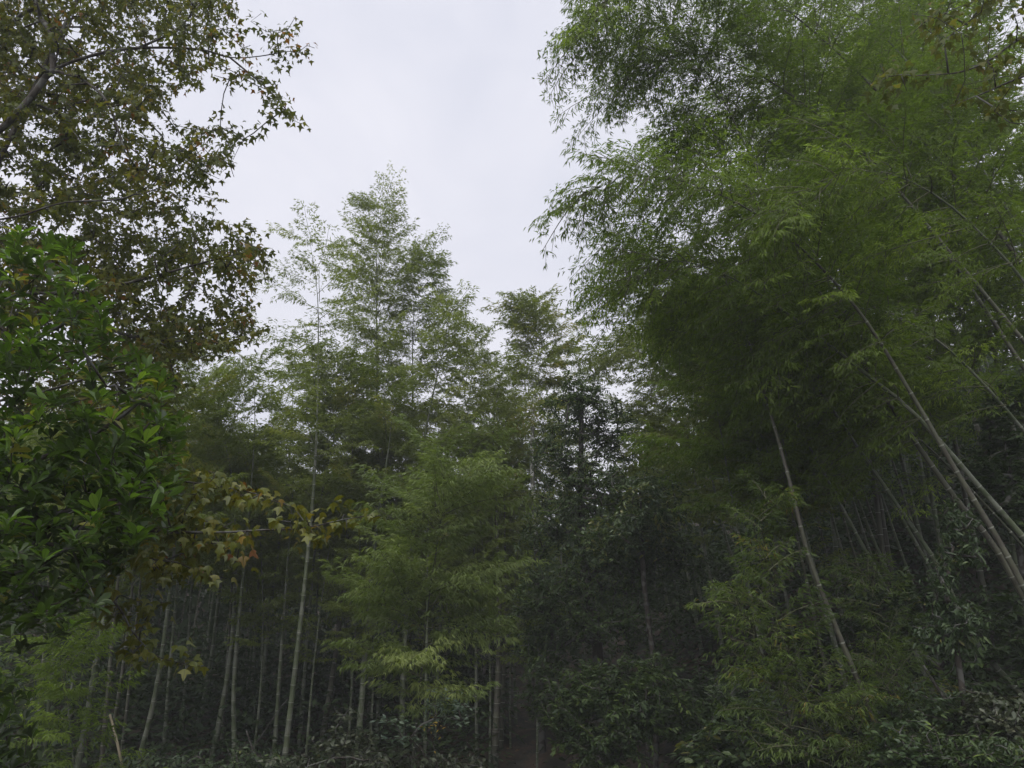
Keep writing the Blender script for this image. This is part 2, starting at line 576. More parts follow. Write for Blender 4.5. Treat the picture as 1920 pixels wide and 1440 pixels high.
def extend_down(path):
    """carry a stem on below its first point until it stands in the ground"""
    p = path[0].copy()
    d = unit(path[0] - path[min(6, len(path) - 1)])
    pre = []
    for _ in range(120):
        if p[2] < gz(p[0], p[1]) - .12:
            break
        d = unit(d * .97 + np.array([0, 0, -1.0]) * .03)
        p = p + d * .15
        pre.append(p.copy())
    return np.vstack([np.array(pre[::-1]), path]) if pre else path


def resample(path, sarr):
    seg = np.linalg.norm(np.diff(path, axis=0), axis=1)
    s = np.concatenate([[0], np.cumsum(seg)])
    return np.stack([np.interp(sarr, s, path[:, a]) for a in range(3)], -1)


def plen(path):
    return np.linalg.norm(np.diff(path, axis=0), axis=1).sum()


def bamboo_parts(path, r0, t0, lmax, leaf_m, culm_m, dens=1.0, leaf=1.12, flat=False, sides=7, tip_len=.55, angle=(1.2, .8),
                 every=1, drop=.12, near=False, bright=.12, peak=.3, inter=.30, avoid=None, seed=0, t1=1.0, bare=False, nb=3):
    R = np.random.default_rng(seed * 7 + 3)
    tot = plen(path)
    # nodes
    s, nodes = .05, []
    while s < tot - .04:
        nodes.append(s)
        f = s / tot
        s += inter * np.interp(f, [0, .08, .3, .7, 1], [.4, .75, 1.0, .8, .4]) * R.uniform(.93, 1.07)
    nodes = np.array(nodes)

    def rad(sa):
        f = np.clip(sa / tot, 0, 1)
        return r0 * np.maximum((1 - f) ** .95, .05) * np.where(f < .03, 1.15, 1.0)

    culm = MB()
    edges = np.concatenate([[0], nodes, [tot]])
    # shaft in one run of rings, swollen at each node
    ss, rr = [], []
    for i, nd in enumerate(nodes):
        prev = nodes[i - 1] if i else 0
        mid = (prev + nd) / 2
        ss += [nd - .012, nd, nd + .012]
        rr += [1.0, 1.10, 1.0]
    ss.append(tot); rr.append(1.0)
    ss, rr = np.array(ss), np.array(rr)
    culm.tube(resample(path, ss), rad(ss) * rr, sides)
    # waxy ring under each node
    for nd in nodes[nodes < tot * min(.85, t0 + .15)]:
        sa = np.array([nd - .018, nd - .004])
        culm.tube(resample(path, sa), rad(sa) * 1.03 + .001, sides, 1, cap=False)
    crown = MB()
    tpl = BAM2
    T = unit(np.gradient(path, axis=0))
    seg = np.linalg.norm(np.diff(path, axis=0), axis=1)
    sp = np.concatenate([[0], np.cumsum(seg)])
    phi = R.uniform(0, 6.28)
    lens = sorted(SPR[flat])
    for i, nd in enumerate(nodes):
        f = nd / tot
        if bare or f < t0 or f > t1 or i % every:
            continue
        g = (f - t0) / (1 - t0)
        o = np.array([np.interp(nd, sp, path[:, a]) for a in range(3)])
        tg = unit(np.array([np.interp(nd, sp, T[:, a]) for a in range(3)]))
        ref = np.array([0, 0, 1.0]) if abs(tg[2]) < .95 else np.array([1.0, 0, 0])
        u = unit(np.cross(tg, ref)); v = np.cross(tg, u)
        phi += PI + R.normal(0, .45)
        for w in range(nb):
            if R.random() > dens * (1.0 if w == 0 else .85):
                continue
            ph = phi + (w - (nb - 1) / 2) * R.uniform(.7, 1.5)
            a = angle[0] + (angle[1] - angle[0]) * g + R.normal(0, .12)
            d = tg * math.cos(a) + (u * math.cos(ph) + v * math.sin(ph)) * math.sin(a)
            d = unit(d + np.array([0, 0, -drop]))
            shp = np.interp(g, [0, peak * .5, peak, 1], [.55, .9, 1.0, tip_len])
            ln = lmax * shp * R.uniform(.75, 1.15) * (1 + .28 * math.sin(2 * ph + 11 * f + seed) + .16 * math.sin(ph * 3 - 23 * f))
            key = min(lens, key=lambda q: abs(q - ln))
            spr = SPR[flat][key][R.integers(0, 4)]
            sc_ = ln / key
            y = unit(np.cross(np.array([0, 0, 1.0]), d)) if abs(d[2]) < .97 else u
            z = np.cross(d, y)
            ro = R.normal(0, .3 if not flat else .28)
            y, z = y * math.cos(ro) + z * math.sin(ro), z * math.cos(ro) - y * math.sin(ro)
            Mx = np.stack([d, y, z])
            B = spr['B'] @ Mx * sc_ + o
            keep = None
            if avoid is not None:
                keep = avoid(B)
                if not keep.any():
                    continue
            D = unit(spr['D']) @ Mx + np.array([0, 0, -.18])
            NR = spr['N'] @ Mx
            NR = NR * np.sign(NR[:, 2:3] + 1e-6)
            k = len(B)
            br = R.random() * .6 + (.36 if R.random() < bright else 0)
            rn = np.clip(br + R.normal(0, .13, k), 0, 1)
            LN = spr['L'] * leaf * R.uniform(.9, 1.1)
            WD = LN * (.175 if near else .20)
            if keep is not None:
                B, D, NR, LN, WD, rn = B[keep], D[keep], NR[keep], LN[keep], WD[keep], rn[keep]
            crown.leaves(tpl, B, D, NR, LN, WD, rn, 0)
            tv, tq = spr['tw' if near else 'tm']
            crown.add(tv @ Mx * sc_ + o, None, tq, 1)
    return culm, crown


SHARED = []


def fit_crown(path, t0, lmax):
    """matrix that stands one of the shared crowns on the upper part of a stem"""
    from mathutils import Matrix
    tot = plen(path)
    a, b = resample(path, np.array([tot * t0, tot]))
    h = np.linalg.norm(b - a)
    z = (b - a) / h
    ph = rng.uniform(0, 6.28)
    x = unit(np.cross(z, [math.cos(ph), math.sin(ph), .05])); y = np.cross(z, x)
    k = int(np.argmin([abs(math.log((lmax / h) / (c[2] / c[1]))) + rng.uniform(0, .12) for c in SHARED]))
    me, ch, cl = SHARED[k]
    sz, sx = h / ch, lmax / cl
    m = Matrix(((x[0] * sx, y[0] * sx, z[0] * sz, a[0]), (x[1] * sx, y[1] * sx, z[1] * sz, a[1]), (x[2] * sx, y[2] * sx, z[2] * sz, a[2]), (0, 0, 0, 1)))
    return k, m


def make_shared():
    for q, (h, l, dn) in enumerate([(5.2, .95, .58), (5.2, 1.25, .7), (4.6, 1.35, .7), (5.4, 1.1, .66), (4.2, 1.4, .62), (5.0, 1.3, .58)]):
        z = np.linspace(0, 1, 9)
        P = np.stack([.12 * np.sin(z * 4 + q) * z, .35 * z ** 4, z * h], -1)
        pth = catmull(P, 5)
        low = np.array([[0, 0, -2.0], [0, 0, -1.0]])
        _, cw = bamboo_parts(np.vstack([low, pth]), .02, 2.0 / (h + 2.0), l, None, None, dens=dn, seed=500 + q)
        SHARED.append((None, h, l, cw))
    for q in range(len(SHARED)):
        d, h, l, cw = SHARED[q]
        base = cw.mesh('crown', [M['bam_mid'], M['twig']])
        SHARED[q] = (base, h, l)


def bamboo(label, pts, D, r0=.05, t0=.42, lmax=1.2, leaf_m='bam_mid', culm_m='culm', group=None, name='bamboo', path=None, share=False, **kw):
    if path is None:
        P = [at(p[0], p[1], p[2] if len(p) > 2 else D) for p in pts]
        path = extend_down(catmull(P))
    base = path[0]
    bamboo.k += 1
    if share:
        kw['bare'] = True
    culm, crown = bamboo_parts(path, r0, t0, lmax, None, None, seed=bamboo.k, **kw)
    t = thing(name, label, 'bamboo', base, group)
    culm.build('culm', [M[culm_m], M['node']], t, True)
    if share:
        k, mtx = fit_crown(path, t0, lmax)
        o = bpy.data.objects.new('crown', SHARED[k][0])
        C.objects.link(o)
        o.material_slots[0].link = 'OBJECT'
        o.material_slots[0].material = M[leaf_m]
        o.parent = t
        mtx.translation = mtx.translation - t.location
        o.matrix_local = mtx
        o['kind'] = 'stuff'
    if crown.n:
        crown.build('crown', [M[leaf_m], M['twig']], t, False, 'stuff')
    return t


bamboo.k = 0
make_shared()


# ---- the stand in the middle and on the left, from its pixels in the photograph
GC = 'bamboos of the stand in the middle'
CEN = [
    # label, points, distance, options
    ('tall sparse pale bamboo with long bare grey-green culm beside the sweetgum', [(532, 1440), (575, 1060), (592, 850), (597, 620), (592, 520), (578, 438)], 14,
     dict(r0=.055, t0=.44, lmax=1.2, leaf_m='bam_pale', leaf=.85, dens=.48, peak=.4, tip_len=.8)),
    ('tallest bamboo of the middle stand with full pointed crown against the sky', [(690, 1440), (700, 1100), (708, 850), (706, 600), (706, 460), (711, 382)], 17,
     dict(r0=.06, t0=.40, lmax=1.45, leaf_m='bam_pale', dens=.95, peak=.45, tip_len=.5, leaf=.92, bright=.1, nb=4)),
    ('bamboo with broad dense crown and side plume, next to the tallest one', [(735, 1440), (737, 1220), (755, 1000), (772, 800), (775, 600), (788, 540), (806, 475)], 17.6,
     dict(r0=.055, t0=.42, lmax=1.35, leaf_m='bam_mid', dens=.9, tip_len=.55, nb=4, leaf=.98)),
    ('bamboo forming the rounded outer shoulder of the tall middle group', [(752, 1440), (758, 1220), (775, 1000), (800, 800), (830, 660), (846, 565)], 15.5,
     dict(r0=.062, t0=.48, lmax=1.05, leaf_m='bam_pale', dens=.95, tip_len=.6, leaf=1.0)),
    ('olive bamboo with short loose top between the tall group and the yellowish one', [(855, 1430), (835, 1220), (845, 1000), (868, 850), (884, 710), (892, 612)], 19,
     dict(r0=.055, t0=.5, lmax=1.1, leaf_m='bam_olive', dens=.8)),
    ('yellowish-green bamboo with stacked plumes and nodding top, leaning pale culm', [(925, 1440), (945, 1100), (975, 850), (1008, 710), (1014, 630), (992, 570)], 18,
     dict(r0=.05, t0=.48, lmax=1.4, leaf_m='bam_olive', dens=.95, tip_len=.55, bright=.4, nb=4)),
    ('thin bamboo with wispy top just before the gap of bright sky', [(910, 1440), (918, 1000), (918, 800), (912, 640)], 21,
     dict(r0=.045, t0=.55, lmax=.9, leaf_m='bam_mid', dens=.7)),
    ('thin inclined bamboo meeting the dark broadleaf tree', [(997, 1300), (975, 1170), (960, 980), (950, 800), (955, 700)], 21,
     dict(r0=.045, t0=.5, lmax=1.1, leaf_m='bam_olive', dens=.8)),
    ('bamboo whose small top shows above the dark broadleaf tree', [(1040, 1300), (1060, 900), (1076, 740), (1082, 655)], 21,
     dict(r0=.045, t0=.5, lmax=1.0, leaf_m='bam_mid', dens=.8)),
    ('dark green bamboo with straight stem beneath the lowest sweetgum crown', [(440, 1430), (440, 1260), (468, 950), (478, 780), (470, 672)], 15,
     dict(r0=.05, t0=.45, lmax=1.4, leaf_m='bam_mid', dens=1.0)),
    ('bamboo with bushy crown just beside the sparse pale one', [(485, 1440), (500, 1200), (535, 930), (548, 780), (545, 665)], 17,
     dict(r0=.052, t0=.45, lmax=1.3, leaf_m='bam_mid', dens=.95)),
    ('bamboo with slanting pale culm under the yellow sweetgum branch', [(395, 1440), (435, 1200), (440, 950), (415, 790), (398, 700)], 15.5,
     dict(r0=.055, t0=.45, lmax=1.3, leaf_m='bam_mid', dens=.95)),
    ('slim bamboo leaning beside the drooping sweetgum twig', [(258, 1440), (300, 1250), (335, 950), (350, 760), (352, 690)], 14,
     dict(r0=.05, t0=.5, lmax=1.2, leaf_m='bam_mid', dens=.9)),
    ('thick pale bamboo culm slanting up behind the evergreen, lower corner', [(145, 1440), (188, 1200), (230, 900), (260, 740), (270, 640)], 12,
     dict(r0=.055, t0=.55, lmax=1.1, leaf_m='bam_mid', dens=.8)),
    ('brownish bamboo culm next to the thick pale one, lower corner', [(190, 1440), (213, 1170), (245, 850), (255, 700)], 13,
     dict(r0=.045, t0=.55, lmax=1.1, leaf_m='bam_mid', culm_m='culm_grey', dens=.8)),
    ('thin upright bamboo between two slanting culms, below the sweetgum twig', [(305, 1440), (320, 1240), (350, 900), (365, 745)], 16,
     dict(r0=.042, t0=.5, lmax=1.2, leaf_m='bam_mid')),
    ('dim bamboo culm slanting steeply in the dark, right of the sweetgum twig', [(352, 1430), (390, 1270), (425, 1000), (440, 800), (430, 720)], 17,
     dict(r0=.05, t0=.5, lmax=1.3, leaf_m='bam_mid')),
    ('slender bamboo close behind the sparse pale one', [(558, 1440), (580, 1150), (600, 950), (632, 790), (642, 700)], 16,
     dict(r0=.045, t0=.5, lmax=1.2, leaf_m='bam_mid')),
    ('stout brownish bamboo culm slanting behind the pale shrub', [(596, 1440), (640, 1150), (655, 950), (662, 780), (655, 660)], 16,
     dict(r0=.06, t0=.5, lmax=1.3, leaf_m='bam_mid', culm_m='culm_grey')),
    ('thin straight bamboo rising behind the pale shrub', [(664, 1440), (656, 1140), (655, 930), (640, 740)], 17,
     dict(r0=.042, t0=.5, lmax=1.2, leaf_m='bam_mid')),
    ('thick pale green bamboo culm under the lowest tier of the young bamboo', [(668, 1440), (690, 1170), (705, 1000), (730, 830), (742, 700)], 15,
     dict(r0=.065, t0=.55, lmax=1.2, leaf_m='bam_mid')),
    ('straight pair-like grey bamboo trunk right of the young bamboo', [(927, 1440), (936, 1180), (930, 950), (925, 800), (940, 705)], 15.5,
     dict(r0=.075, t0=.55, lmax=1.2, leaf_m='bam_olive', culm_m='culm_grey')),
    ('thinner bamboo pressed against the straight grey trunk', [(938, 1440), (946, 1200), (946, 950), (940, 780)], 16.3,
     dict(r0=.05, t0=.6, lmax=1.0, leaf_m='bam_olive', culm_m='culm_grey')),
    ('faint bamboo culm amid pale leaf tiers, lower corner', [(80, 1440), (105, 1180), (130, 900), (150, 740)], 13,
     dict(r0=.04, t0=.55, lmax=1.1, leaf_m='bam_mid')),
    ('dark bamboo culm behind the broken dead stick', [(200, 1440), (235, 1220), (270, 900), (300, 740)], 15.5,
     dict(r0=.045, t0=.5, lmax=1.2, leaf_m='bam_mid', culm_m='culm_grey')),
    ('thin dim bamboo directly behind the two slender culms, mid stand', [(575, 1440), (590, 1200), (602, 1000), (618, 800)], 19,
     dict(r0=.045, t0=.5, lmax=1.2, leaf_m='bam_mid')),
    ('bamboo leaning away from the young bamboo, dim pale culm', [(785, 1430), (763, 1290), (742, 1100), (745, 900), (758, 780)], 18,
     dict(r0=.05, t0=.5, lmax=1.2, leaf_m='bam_mid')),
    ('thin dim bamboo behind the yellow-leaved sprig', [(845, 1440), (826, 1250), (828, 1000), (845, 800)], 21,
     dict(r0=.045, t0=.45, lmax=1.2, leaf_m='bam_olive')),
    ('faint thin bamboo over the bare brown soil', [(946, 1400), (950, 1180), (955, 1000), (968, 830)], 22,
     dict(r0=.04, t0=.45, lmax=1.2, leaf_m='bam_olive')),
]
for i, (lab, pts, D, kw) in enumerate(CEN):
    bamboo(lab, pts, D, group=GC, share=i not in (0, 1, 2, 3, 4, 5), **kw)

for k, (x0, y1, x1) in enumerate([(225, 1200, 252), (335, 1220, 352), (372, 1200, 400), (412, 1210, 428), (462, 1200, 478), (512, 1180, 530), (612, 1180, 634), (640, 1170, 646), (704, 1190, 716), (716, 1180, 722),
                                  (796, 1200, 800), (815, 1180, 812), (878, 1200, 884), (894, 1180, 892), (970, 1200, 962), (60, 1250, 80), (118, 1240, 140)]):
    xt = x1 + (x1 - x0) * .9
    bamboo('slim dim culm standing in the middle rows of the stand', [(x0, 1440), (x1, y1), (xt, 960), (xt + 8, 830)], 15.2 + (k * 7 % 5) * .8, group='slim culms in the middle rows', share=True, r0=.034 + .006 * (k % 3), t0=.52, lmax=1.1, leaf_m='bam_mid', sides=6,
           culm_m='culm' if k % 3 else 'culm_grey')

# ---- thin olive bamboos on the slope between the dark tree and the right-hand grove
GS = 'thin olive bamboos on the slope'
SLO = [
    ('thin olive bamboo with drooping yellowish plume at the edge of the sky gap', [(1317, 1232), (1277, 1003), (1250, 850), (1222, 710), (1195, 600)], 17, dict(lmax=1.25, leaf_m='bam_olive', tip_len=.5)),
    ('thin olive bamboo second from the sky gap', [(1343, 1241), (1288, 1006), (1262, 820), (1250, 700), (1222, 630)], 17.5, dict(lmax=1.2, leaf_m='bam_olive')),
    ('olive bamboo arching out with its tip over the dark broadleaf tree', [(1338, 1122), (1316, 1000), (1292, 830), (1255, 715), (1190, 655), (1128, 668)], 15.5, dict(lmax=1.05, leaf_m='bam_olive')),
    ('brownish bamboo filling the shade below the big overhanging crown', [(1392, 1089), (1358, 1000), (1322, 830), (1300, 720), (1270, 650)], 15, dict(lmax=1.3, leaf_m='bam_olive')),
    ('short thick slanting culm standing behind the dark glossy bush', [(1283, 1244), (1262, 1180), (1225, 1000), (1200, 850), (1185, 760)], 18, dict(lmax=1.2, leaf_m='bam_olive')),
    ('pair-like thin bamboo just behind the slanting thick culm', [(1300, 1250), (1282, 1180), (1250, 1000), (1240, 850)], 19, dict(lmax=1.2, leaf_m='bam_olive')),
    ('slim bamboo stem beside the bright leaning one, half hidden by leaves', [(1490, 980), (1460, 900), (1420, 800), (1375, 705), (1330, 650)], 11.5, dict(r0=.032, lmax=1.0, leaf_m='bam_olive')),
]
for lab, pts, D, kw in SLO:
    k2 = dict(r0=.045, t0=.42, dens=.95)
    k2.update(kw)
    bamboo(lab, pts, D, group=GS, share='arching' not in lab, **k2)

# ---- the big near grove on the bank, stems leaning over from the right
GR = 'large bamboos leaning from the bank'
RIG = [
    ('bright leaning bamboo stem with its lime leaves, nearest the dark bush', [(1612, 1285, 7.9), (1560, 1158, 7.9), (1515, 1040, 7.9), (1480, 900, 8.0), (1440, 760, 8.2), (1385, 600, 8.4), (1320, 470, 8.6), (1230, 400, 8.6), (1160, 420, 8.5), (1120, 500, 8.4)],
     dict(r0=.042, t0=.54, lmax=1.15, culm_m='culm_grey')),
    ('long pale bamboo stem crossing the thick one, its feathery tip reaching farthest over the sky', [(1920, 1102, 7.2), (1870, 1009, 7.2), (1788, 875, 7.2), (1712, 744, 7.2), (1600, 570, 7.1), (1460, 430, 7), (1300, 350, 6.9), (1150, 330, 6.9), (1060, 370, 6.9)],
     dict(r0=.045, t0=.50, lmax=.95, culm_m='culm_grey')),
    ('thick smooth bamboo stem arching at a low angle, beneath the canopy', [(1920, 1009, 7.8), (1847, 925, 7.8), (1718, 779, 7.8), (1622, 700, 7.8), (1480, 590, 7.7), (1340, 510, 7.6), (1220, 490, 7.5), (1150, 540, 7.5)],
     dict(r0=.055, t0=.50, lmax=1.0)),
    ('straight dim bamboo stem between the lime shrub and the thick arching one', [(1906, 1293, 9.2), (1824, 1197, 9.2), (1762, 1067, 9.2), (1689, 957, 9.2), (1607, 837, 9.2), (1500, 680, 9), (1400, 580, 8.9), (1300, 530, 8.8), (1210, 560, 8.8)],
     dict(r0=.052, t0=.48, lmax=1.2)),
    ('greenish bamboo stem half hidden by pale shrub leaves, mid slope', [(1720, 1230, 10.5), (1666, 1114, 10.5), (1605, 1000, 10.5), (1537, 872, 10.5), (1460, 740, 10.4), (1390, 640, 10.3), (1310, 590, 10.2), (1240, 610, 10.2)],
     dict(r0=.045, t0=.45, lmax=1.2)),
    ('dark bamboo stem running close under the long pale one', [(1920, 1120, 8.6), (1858, 1015, 8.6), (1782, 922, 8.6), (1650, 730, 8.6), (1520, 520, 8.5), (1420, 320, 8.3), (1330, 160, 8.2), (1240, 60, 8.1), (1150, 40, 8)],
     dict(r0=.055, t0=.45, lmax=1.2, culm_m='culm_grey')),
    ('grey bamboo stem high at the edge, crown spreading across the top', [(1920, 500, 8.8), (1830, 380, 8.8), (1700, 230, 8.7), (1550, 80, 8.4), (1400, -30, 8), (1260, -60, 7.6), (1130, -10, 7.3), (1070, 70, 7.2)],
     dict(r0=.05, t0=.46, lmax=1.15, culm_m='culm_grey')),
    ('uppermost of the crossing bamboo stems near the yellow sweetgum spray', [(1920, 640, 8.4), (1770, 460, 8.4), (1650, 320, 8.4), (1500, 190, 8.3), (1350, 110, 8.2), (1230, 110, 8.1), (1140, 150, 8)],
     dict(r0=.05, t0=.46, lmax=1.15, culm_m='culm_grey')),
    ('lowest of the three merging grey stems, at the edge of the frame', [(1920, 690, 9.2), (1820, 540, 9.2), (1690, 360, 9.2), (1560, 240, 9.1), (1420, 200, 9), (1300, 230, 8.9), (1220, 290, 8.9)],
     dict(r0=.055, t0=.46, lmax=1.25, culm_m='culm_grey')),
    ('dim bamboo in the depth of the grove with fine crown under the thick stem', [(1650, 1040, 12), (1628, 989, 12), (1581, 863, 12), (1530, 740, 12), (1470, 620, 12), (1400, 540, 12), (1330, 520, 12)],
     dict(r0=.045, t0=.42, lmax=1.35)),
    ('far dim bamboo rising behind the grove, crown high above the crossing stems', [(1700, 900, 13), (1650, 700, 13), (1590, 450, 13), (1530, 250, 13), (1470, 100, 13)],
     dict(r0=.05, t0=.40, lmax=1.5)),
    ('bamboo behind the grove, its crown closing the canopy at the top corner', [(1860, 800, 12), (1800, 520, 12), (1740, 280, 12), (1680, 80, 12), (1620, -80, 12)],
     dict(r0=.05, t0=.40, lmax=1.4)),
    ('near bamboo whose drooping lime tips hang over the middle of the canopy', [(1990, 620, 6.6), (1880, 480, 6.6), (1760, 370, 6.6), (1640, 320, 6.5), (1530, 350, 6.5), (1450, 420, 6.5)],
     dict(r0=.042, t0=.5, lmax=.9, bright=.35)),
    ('low drooping bamboo spray above the visible leaning stems', [(1990, 900, 8.0), (1880, 760, 8.0), (1760, 640, 8.0), (1640, 580, 8.0), (1520, 600, 8.0), (1440, 690, 8.0)],
     dict(r0=.042, t0=.48, lmax=1.0, bright=.3)),
    ('low front bamboo of the grove whose leafy spray hangs beside the bright leaning stem', [(2000, 1120, 9), (1860, 960, 9), (1720, 820, 9), (1600, 740, 9), (1500, 700, 9), (1400, 720, 9)],
     dict(r0=.035, t0=.5, lmax=.95, bright=.3, culm_m='culm_dark')),
    ('slender inner stem of the leaning grove, its crown hanging low over the slope bamboos', [(1800, 1180, 11.5), (1740, 1060, 11.5), (1650, 900, 11.5), (1560, 740, 11.4), (1470, 620, 11.3), (1380, 560, 11.2), (1300, 580, 11.2)],
     dict(r0=.045, t0=.40, lmax=1.35)),
    ('inner grove bamboo with crown hanging below the thick arching stem', [(1990, 1000, 10.5), (1900, 850, 10.5), (1800, 720, 10.5), (1690, 640, 10.4), (1580, 620, 10.4), (1490, 680, 10.3)],
     dict(r0=.045, t0=.42, lmax=1.3)),
    ('tall grove bamboo closing the canopy between the crossing stems', [(1900, 900, 11), (1820, 700, 11), (1720, 480, 11), (1620, 320, 11), (1520, 240, 11), (1430, 260, 10.9)],
     dict(r0=.05, t0=.42, lmax=1.4)),
    ('grove bamboo filling the canopy just under the top edge', [(1960, 520, 9.4), (1850, 330, 9.4), (1730, 150, 9.4), (1600, 20, 9.4), (1480, -20, 9.3), (1370, 20, 9.3)],
     dict(r0=.05, t0=.42, lmax=1.3)),
    ('grove bamboo deep at the edge behind the very dark shrub', [(2010, 760, 10.5), (1960, 560, 10.5), (1900, 360, 10.5), (1840, 200, 10.5), (1780, 120, 10.5)],
     dict(r0=.05, t0=.36, lmax=1.3)),
]
for lab, pts, kw in RIG:
    k2 = dict(dens=.93, nb=4, near=True, leaf_m='bam_near', leaf=.76, angle=(1.1, .75), drop=.26, tip_len=.6, bright=.2)
    k2.update(kw)
    k2['r0'] *= .78
    pts = [(p[0] + 28 * min(1, max(0, (1430 - p[0]) / 280)), p[1], p[2]) for p in pts]
    bamboo(lab, pts, 8, group=GR, **k2)

for k, (xa, ya, xb, yb) in enumerate([(1560, 1180, 1500, 960), (1590, 1200, 1530, 960), (1625, 1190, 1552, 940), (1650, 1200, 1570, 930), (1690, 1210, 1600, 940), (1715, 1200, 1622, 930), (1745, 1190, 1650, 920),
                                      (1530, 1170, 1480, 940), (1480, 1150, 1436, 930), (1450, 1170, 1402, 920), (1420, 1180, 1372, 930), (1780, 1180, 1700, 950)]):
    dx, dy = xb - xa, yb - ya
    bamboo('slim dim leaning stem in the rows behind the leaning grove', [(xa, ya), (xb, yb), (xb + dx * .9, yb + dy), (xb + dx * 1.7, yb + dy * 1.6)], 11 + (k * 5 % 7) * .45, group='slim leaning stems behind the grove', share=True,
           r0=.026 + .005 * (k % 3), t0=.5, lmax=1.1, leaf_m='bam_near', sides=6, culm_m='culm_grey' if k % 2 else 'culm')

# ---- background bamboos: copies of a few plants farther back
proto = []
for q in range(4):
    h = 9.5 + q * .6
    zz = np.linspace(0, 1, 9)
    P = np.stack([.6 * zz ** 2 * (1 if q % 2 else -1) + .1 * np.sin(zz * 5), .3 * zz ** 3, zz * h], -1)
    proto.append(bamboo('x', None, 0, r0=.048, t0=.36, lmax=1.35, leaf_m='bam_olive' if q == 3 else 'bam_mid', culm_m='culm_grey' if q % 2 else 'culm', path=catmull(P, 6), share=True, sides=6, inter=.34))
BACK = []
for k in range(112):
    D = rng.uniform(15, 29)
    px = rng.uniform(-60, 1960) if k % 3 == 0 else rng.uniform(20, 990)
    x = (px - 960) / FPX * D * 1.02
    BACK.append((x, D, px))
used = [False] * 4
for x, y, px in BACK:
    z = float(gz(x, y)) - .1
    q = int(rng.integers(0, 4))
    d = math.hypot(x, y)
    # keep the crowns below the tops that close the view in the photograph
    topz = CAMZ + d * math.tan(math.radians(np.interp(px, [0, 420, 520, 860, 950, 1150, 1300, 1920], [14, 14, 12, 11, 11.5, 13, 22, 26])))
    hh = 9.5 + q * .6
    s = float(np.clip((topz - z) / hh, .42, 1.15)) * rng.uniform(.85, 1.0)
    lab = 'dim bamboo of the far rows behind the ' + ('sweetgum and evergreen' if px < 420 else 'tall middle stand' if px < 960 else 'dark broadleaf tree' if px < 1350 else 'leaning grove')
    if not used[q]:
        used[q] = True
        t = proto[q]
        t.location = (x, y, z)
        t.rotation_euler = (0, 0, rng.uniform(0, 6.28))
        t.scale = (s, s, s)
        t['label'] = lab
        t['group'] = 'bamboos in the far rows'
    else:
        copy_thing(proto[q], (x, y, z), rng.uniform(0, 6.28), s, lab, 'bamboos in the far rows')

TALL = ['tall bamboo standing behind the grove, crown above the slope bamboos', 'tall bamboo behind the crossing stems, filling the canopy between them', 'tall bamboo behind the hanging lime tips of the grove',
        'tall bamboo at the back of the grove below the olive sweetgum branches', 'tall bamboo behind the very dark shrub at the edge', 'tall bamboo at the edge of the frame behind the three grey stems',
        'tall bamboo on top of the bank, just inside the edge', 'tall bamboo rising from the bank above the dark leaf mass', 'tall bamboo deep behind the long pale stem',
        'tall bamboo closing the top corner behind the olive sweetgum branches', 'tall bamboo whose crown fills the middle of the canopy', 'tall bamboo filling the canopy just above the crossing stems', 'tall bamboo at the edge behind the thick arching stem']
for k, (px, D, q, sc_) in enumerate([(1540, 15, 0, 1.1), (1640, 14, 1, 1.15), (1730, 15.5, 2, 1.2), (1800, 13, 3, 1.1), (1880, 14, 0, 1.15), (1950, 12.5, 1, 1.1), (2010, 14, 2, 1.2), (1850, 17, 1, 1.2), (1700, 18, 2, 1.2), (1860, 11.5, 2, 1.1), (1620, 12.5, 3, 1.1), (1740, 12, 0, 1.05), (1930, 11, 3, 1.05)]):
    x = (px - 960) / FPX * D * 1.02
    copy_thing(proto[q], (x, D, float(gz(x, D)) - .1), k * 1.3, sc_, TALL[k], 'tall bamboos behind the leaning grove')
    for ch in bpy.data.objects:
        if ch.parent and ch.parent.get('label') == TALL[k] and ch.name.startswith('crown'):
            ch.material_slots[0].material = M['bam_near']

# ---- young bamboo in front with leaf tiers
bamboo('young bright green bamboo with layered leaf tiers and thin dark stem', [(773, 1440), (800, 1160), (818, 1030), (832, 950), (852, 880)], 11, name='young_bamboo', nb=2, leaf=.98,
       r0=.022, t0=.41, lmax=1.4, leaf_m='bam_young', culm_m='culm_dark', flat=True, angle=(1.35, 1.0), drop=.03, inter=.15, tip_len=.7, peak=.4, dens=1.0, bright=.3)
bamboo('small pale young bamboo spreading leaf tiers in the lower corner', [(140, 1460), (128, 1330), (118, 1260), (112, 1195)], 11.5, name='young_bamboo', nb=2,
       r0=.018, t0=.02, lmax=1.0, leaf_m='bam_near', flat=True, angle=(1.4, 1.1), drop=.05, inter=.22, tip_len=.7, dens=.9)
bamboo('faint young bamboo with thin tiers behind the evergreen, at the edge', [(20, 1450), (40, 1330), (50, 1230)], 12.5, name='young_bamboo', nb=2,
       r0=.018, t0=.02, lmax=1.0, leaf_m='bam_near', flat=True, angle=(1.4, 1.1), drop=.05, inter=.22, tip_len=.7, dens=.9)
GL = 'lime bamboo saplings on the slope'
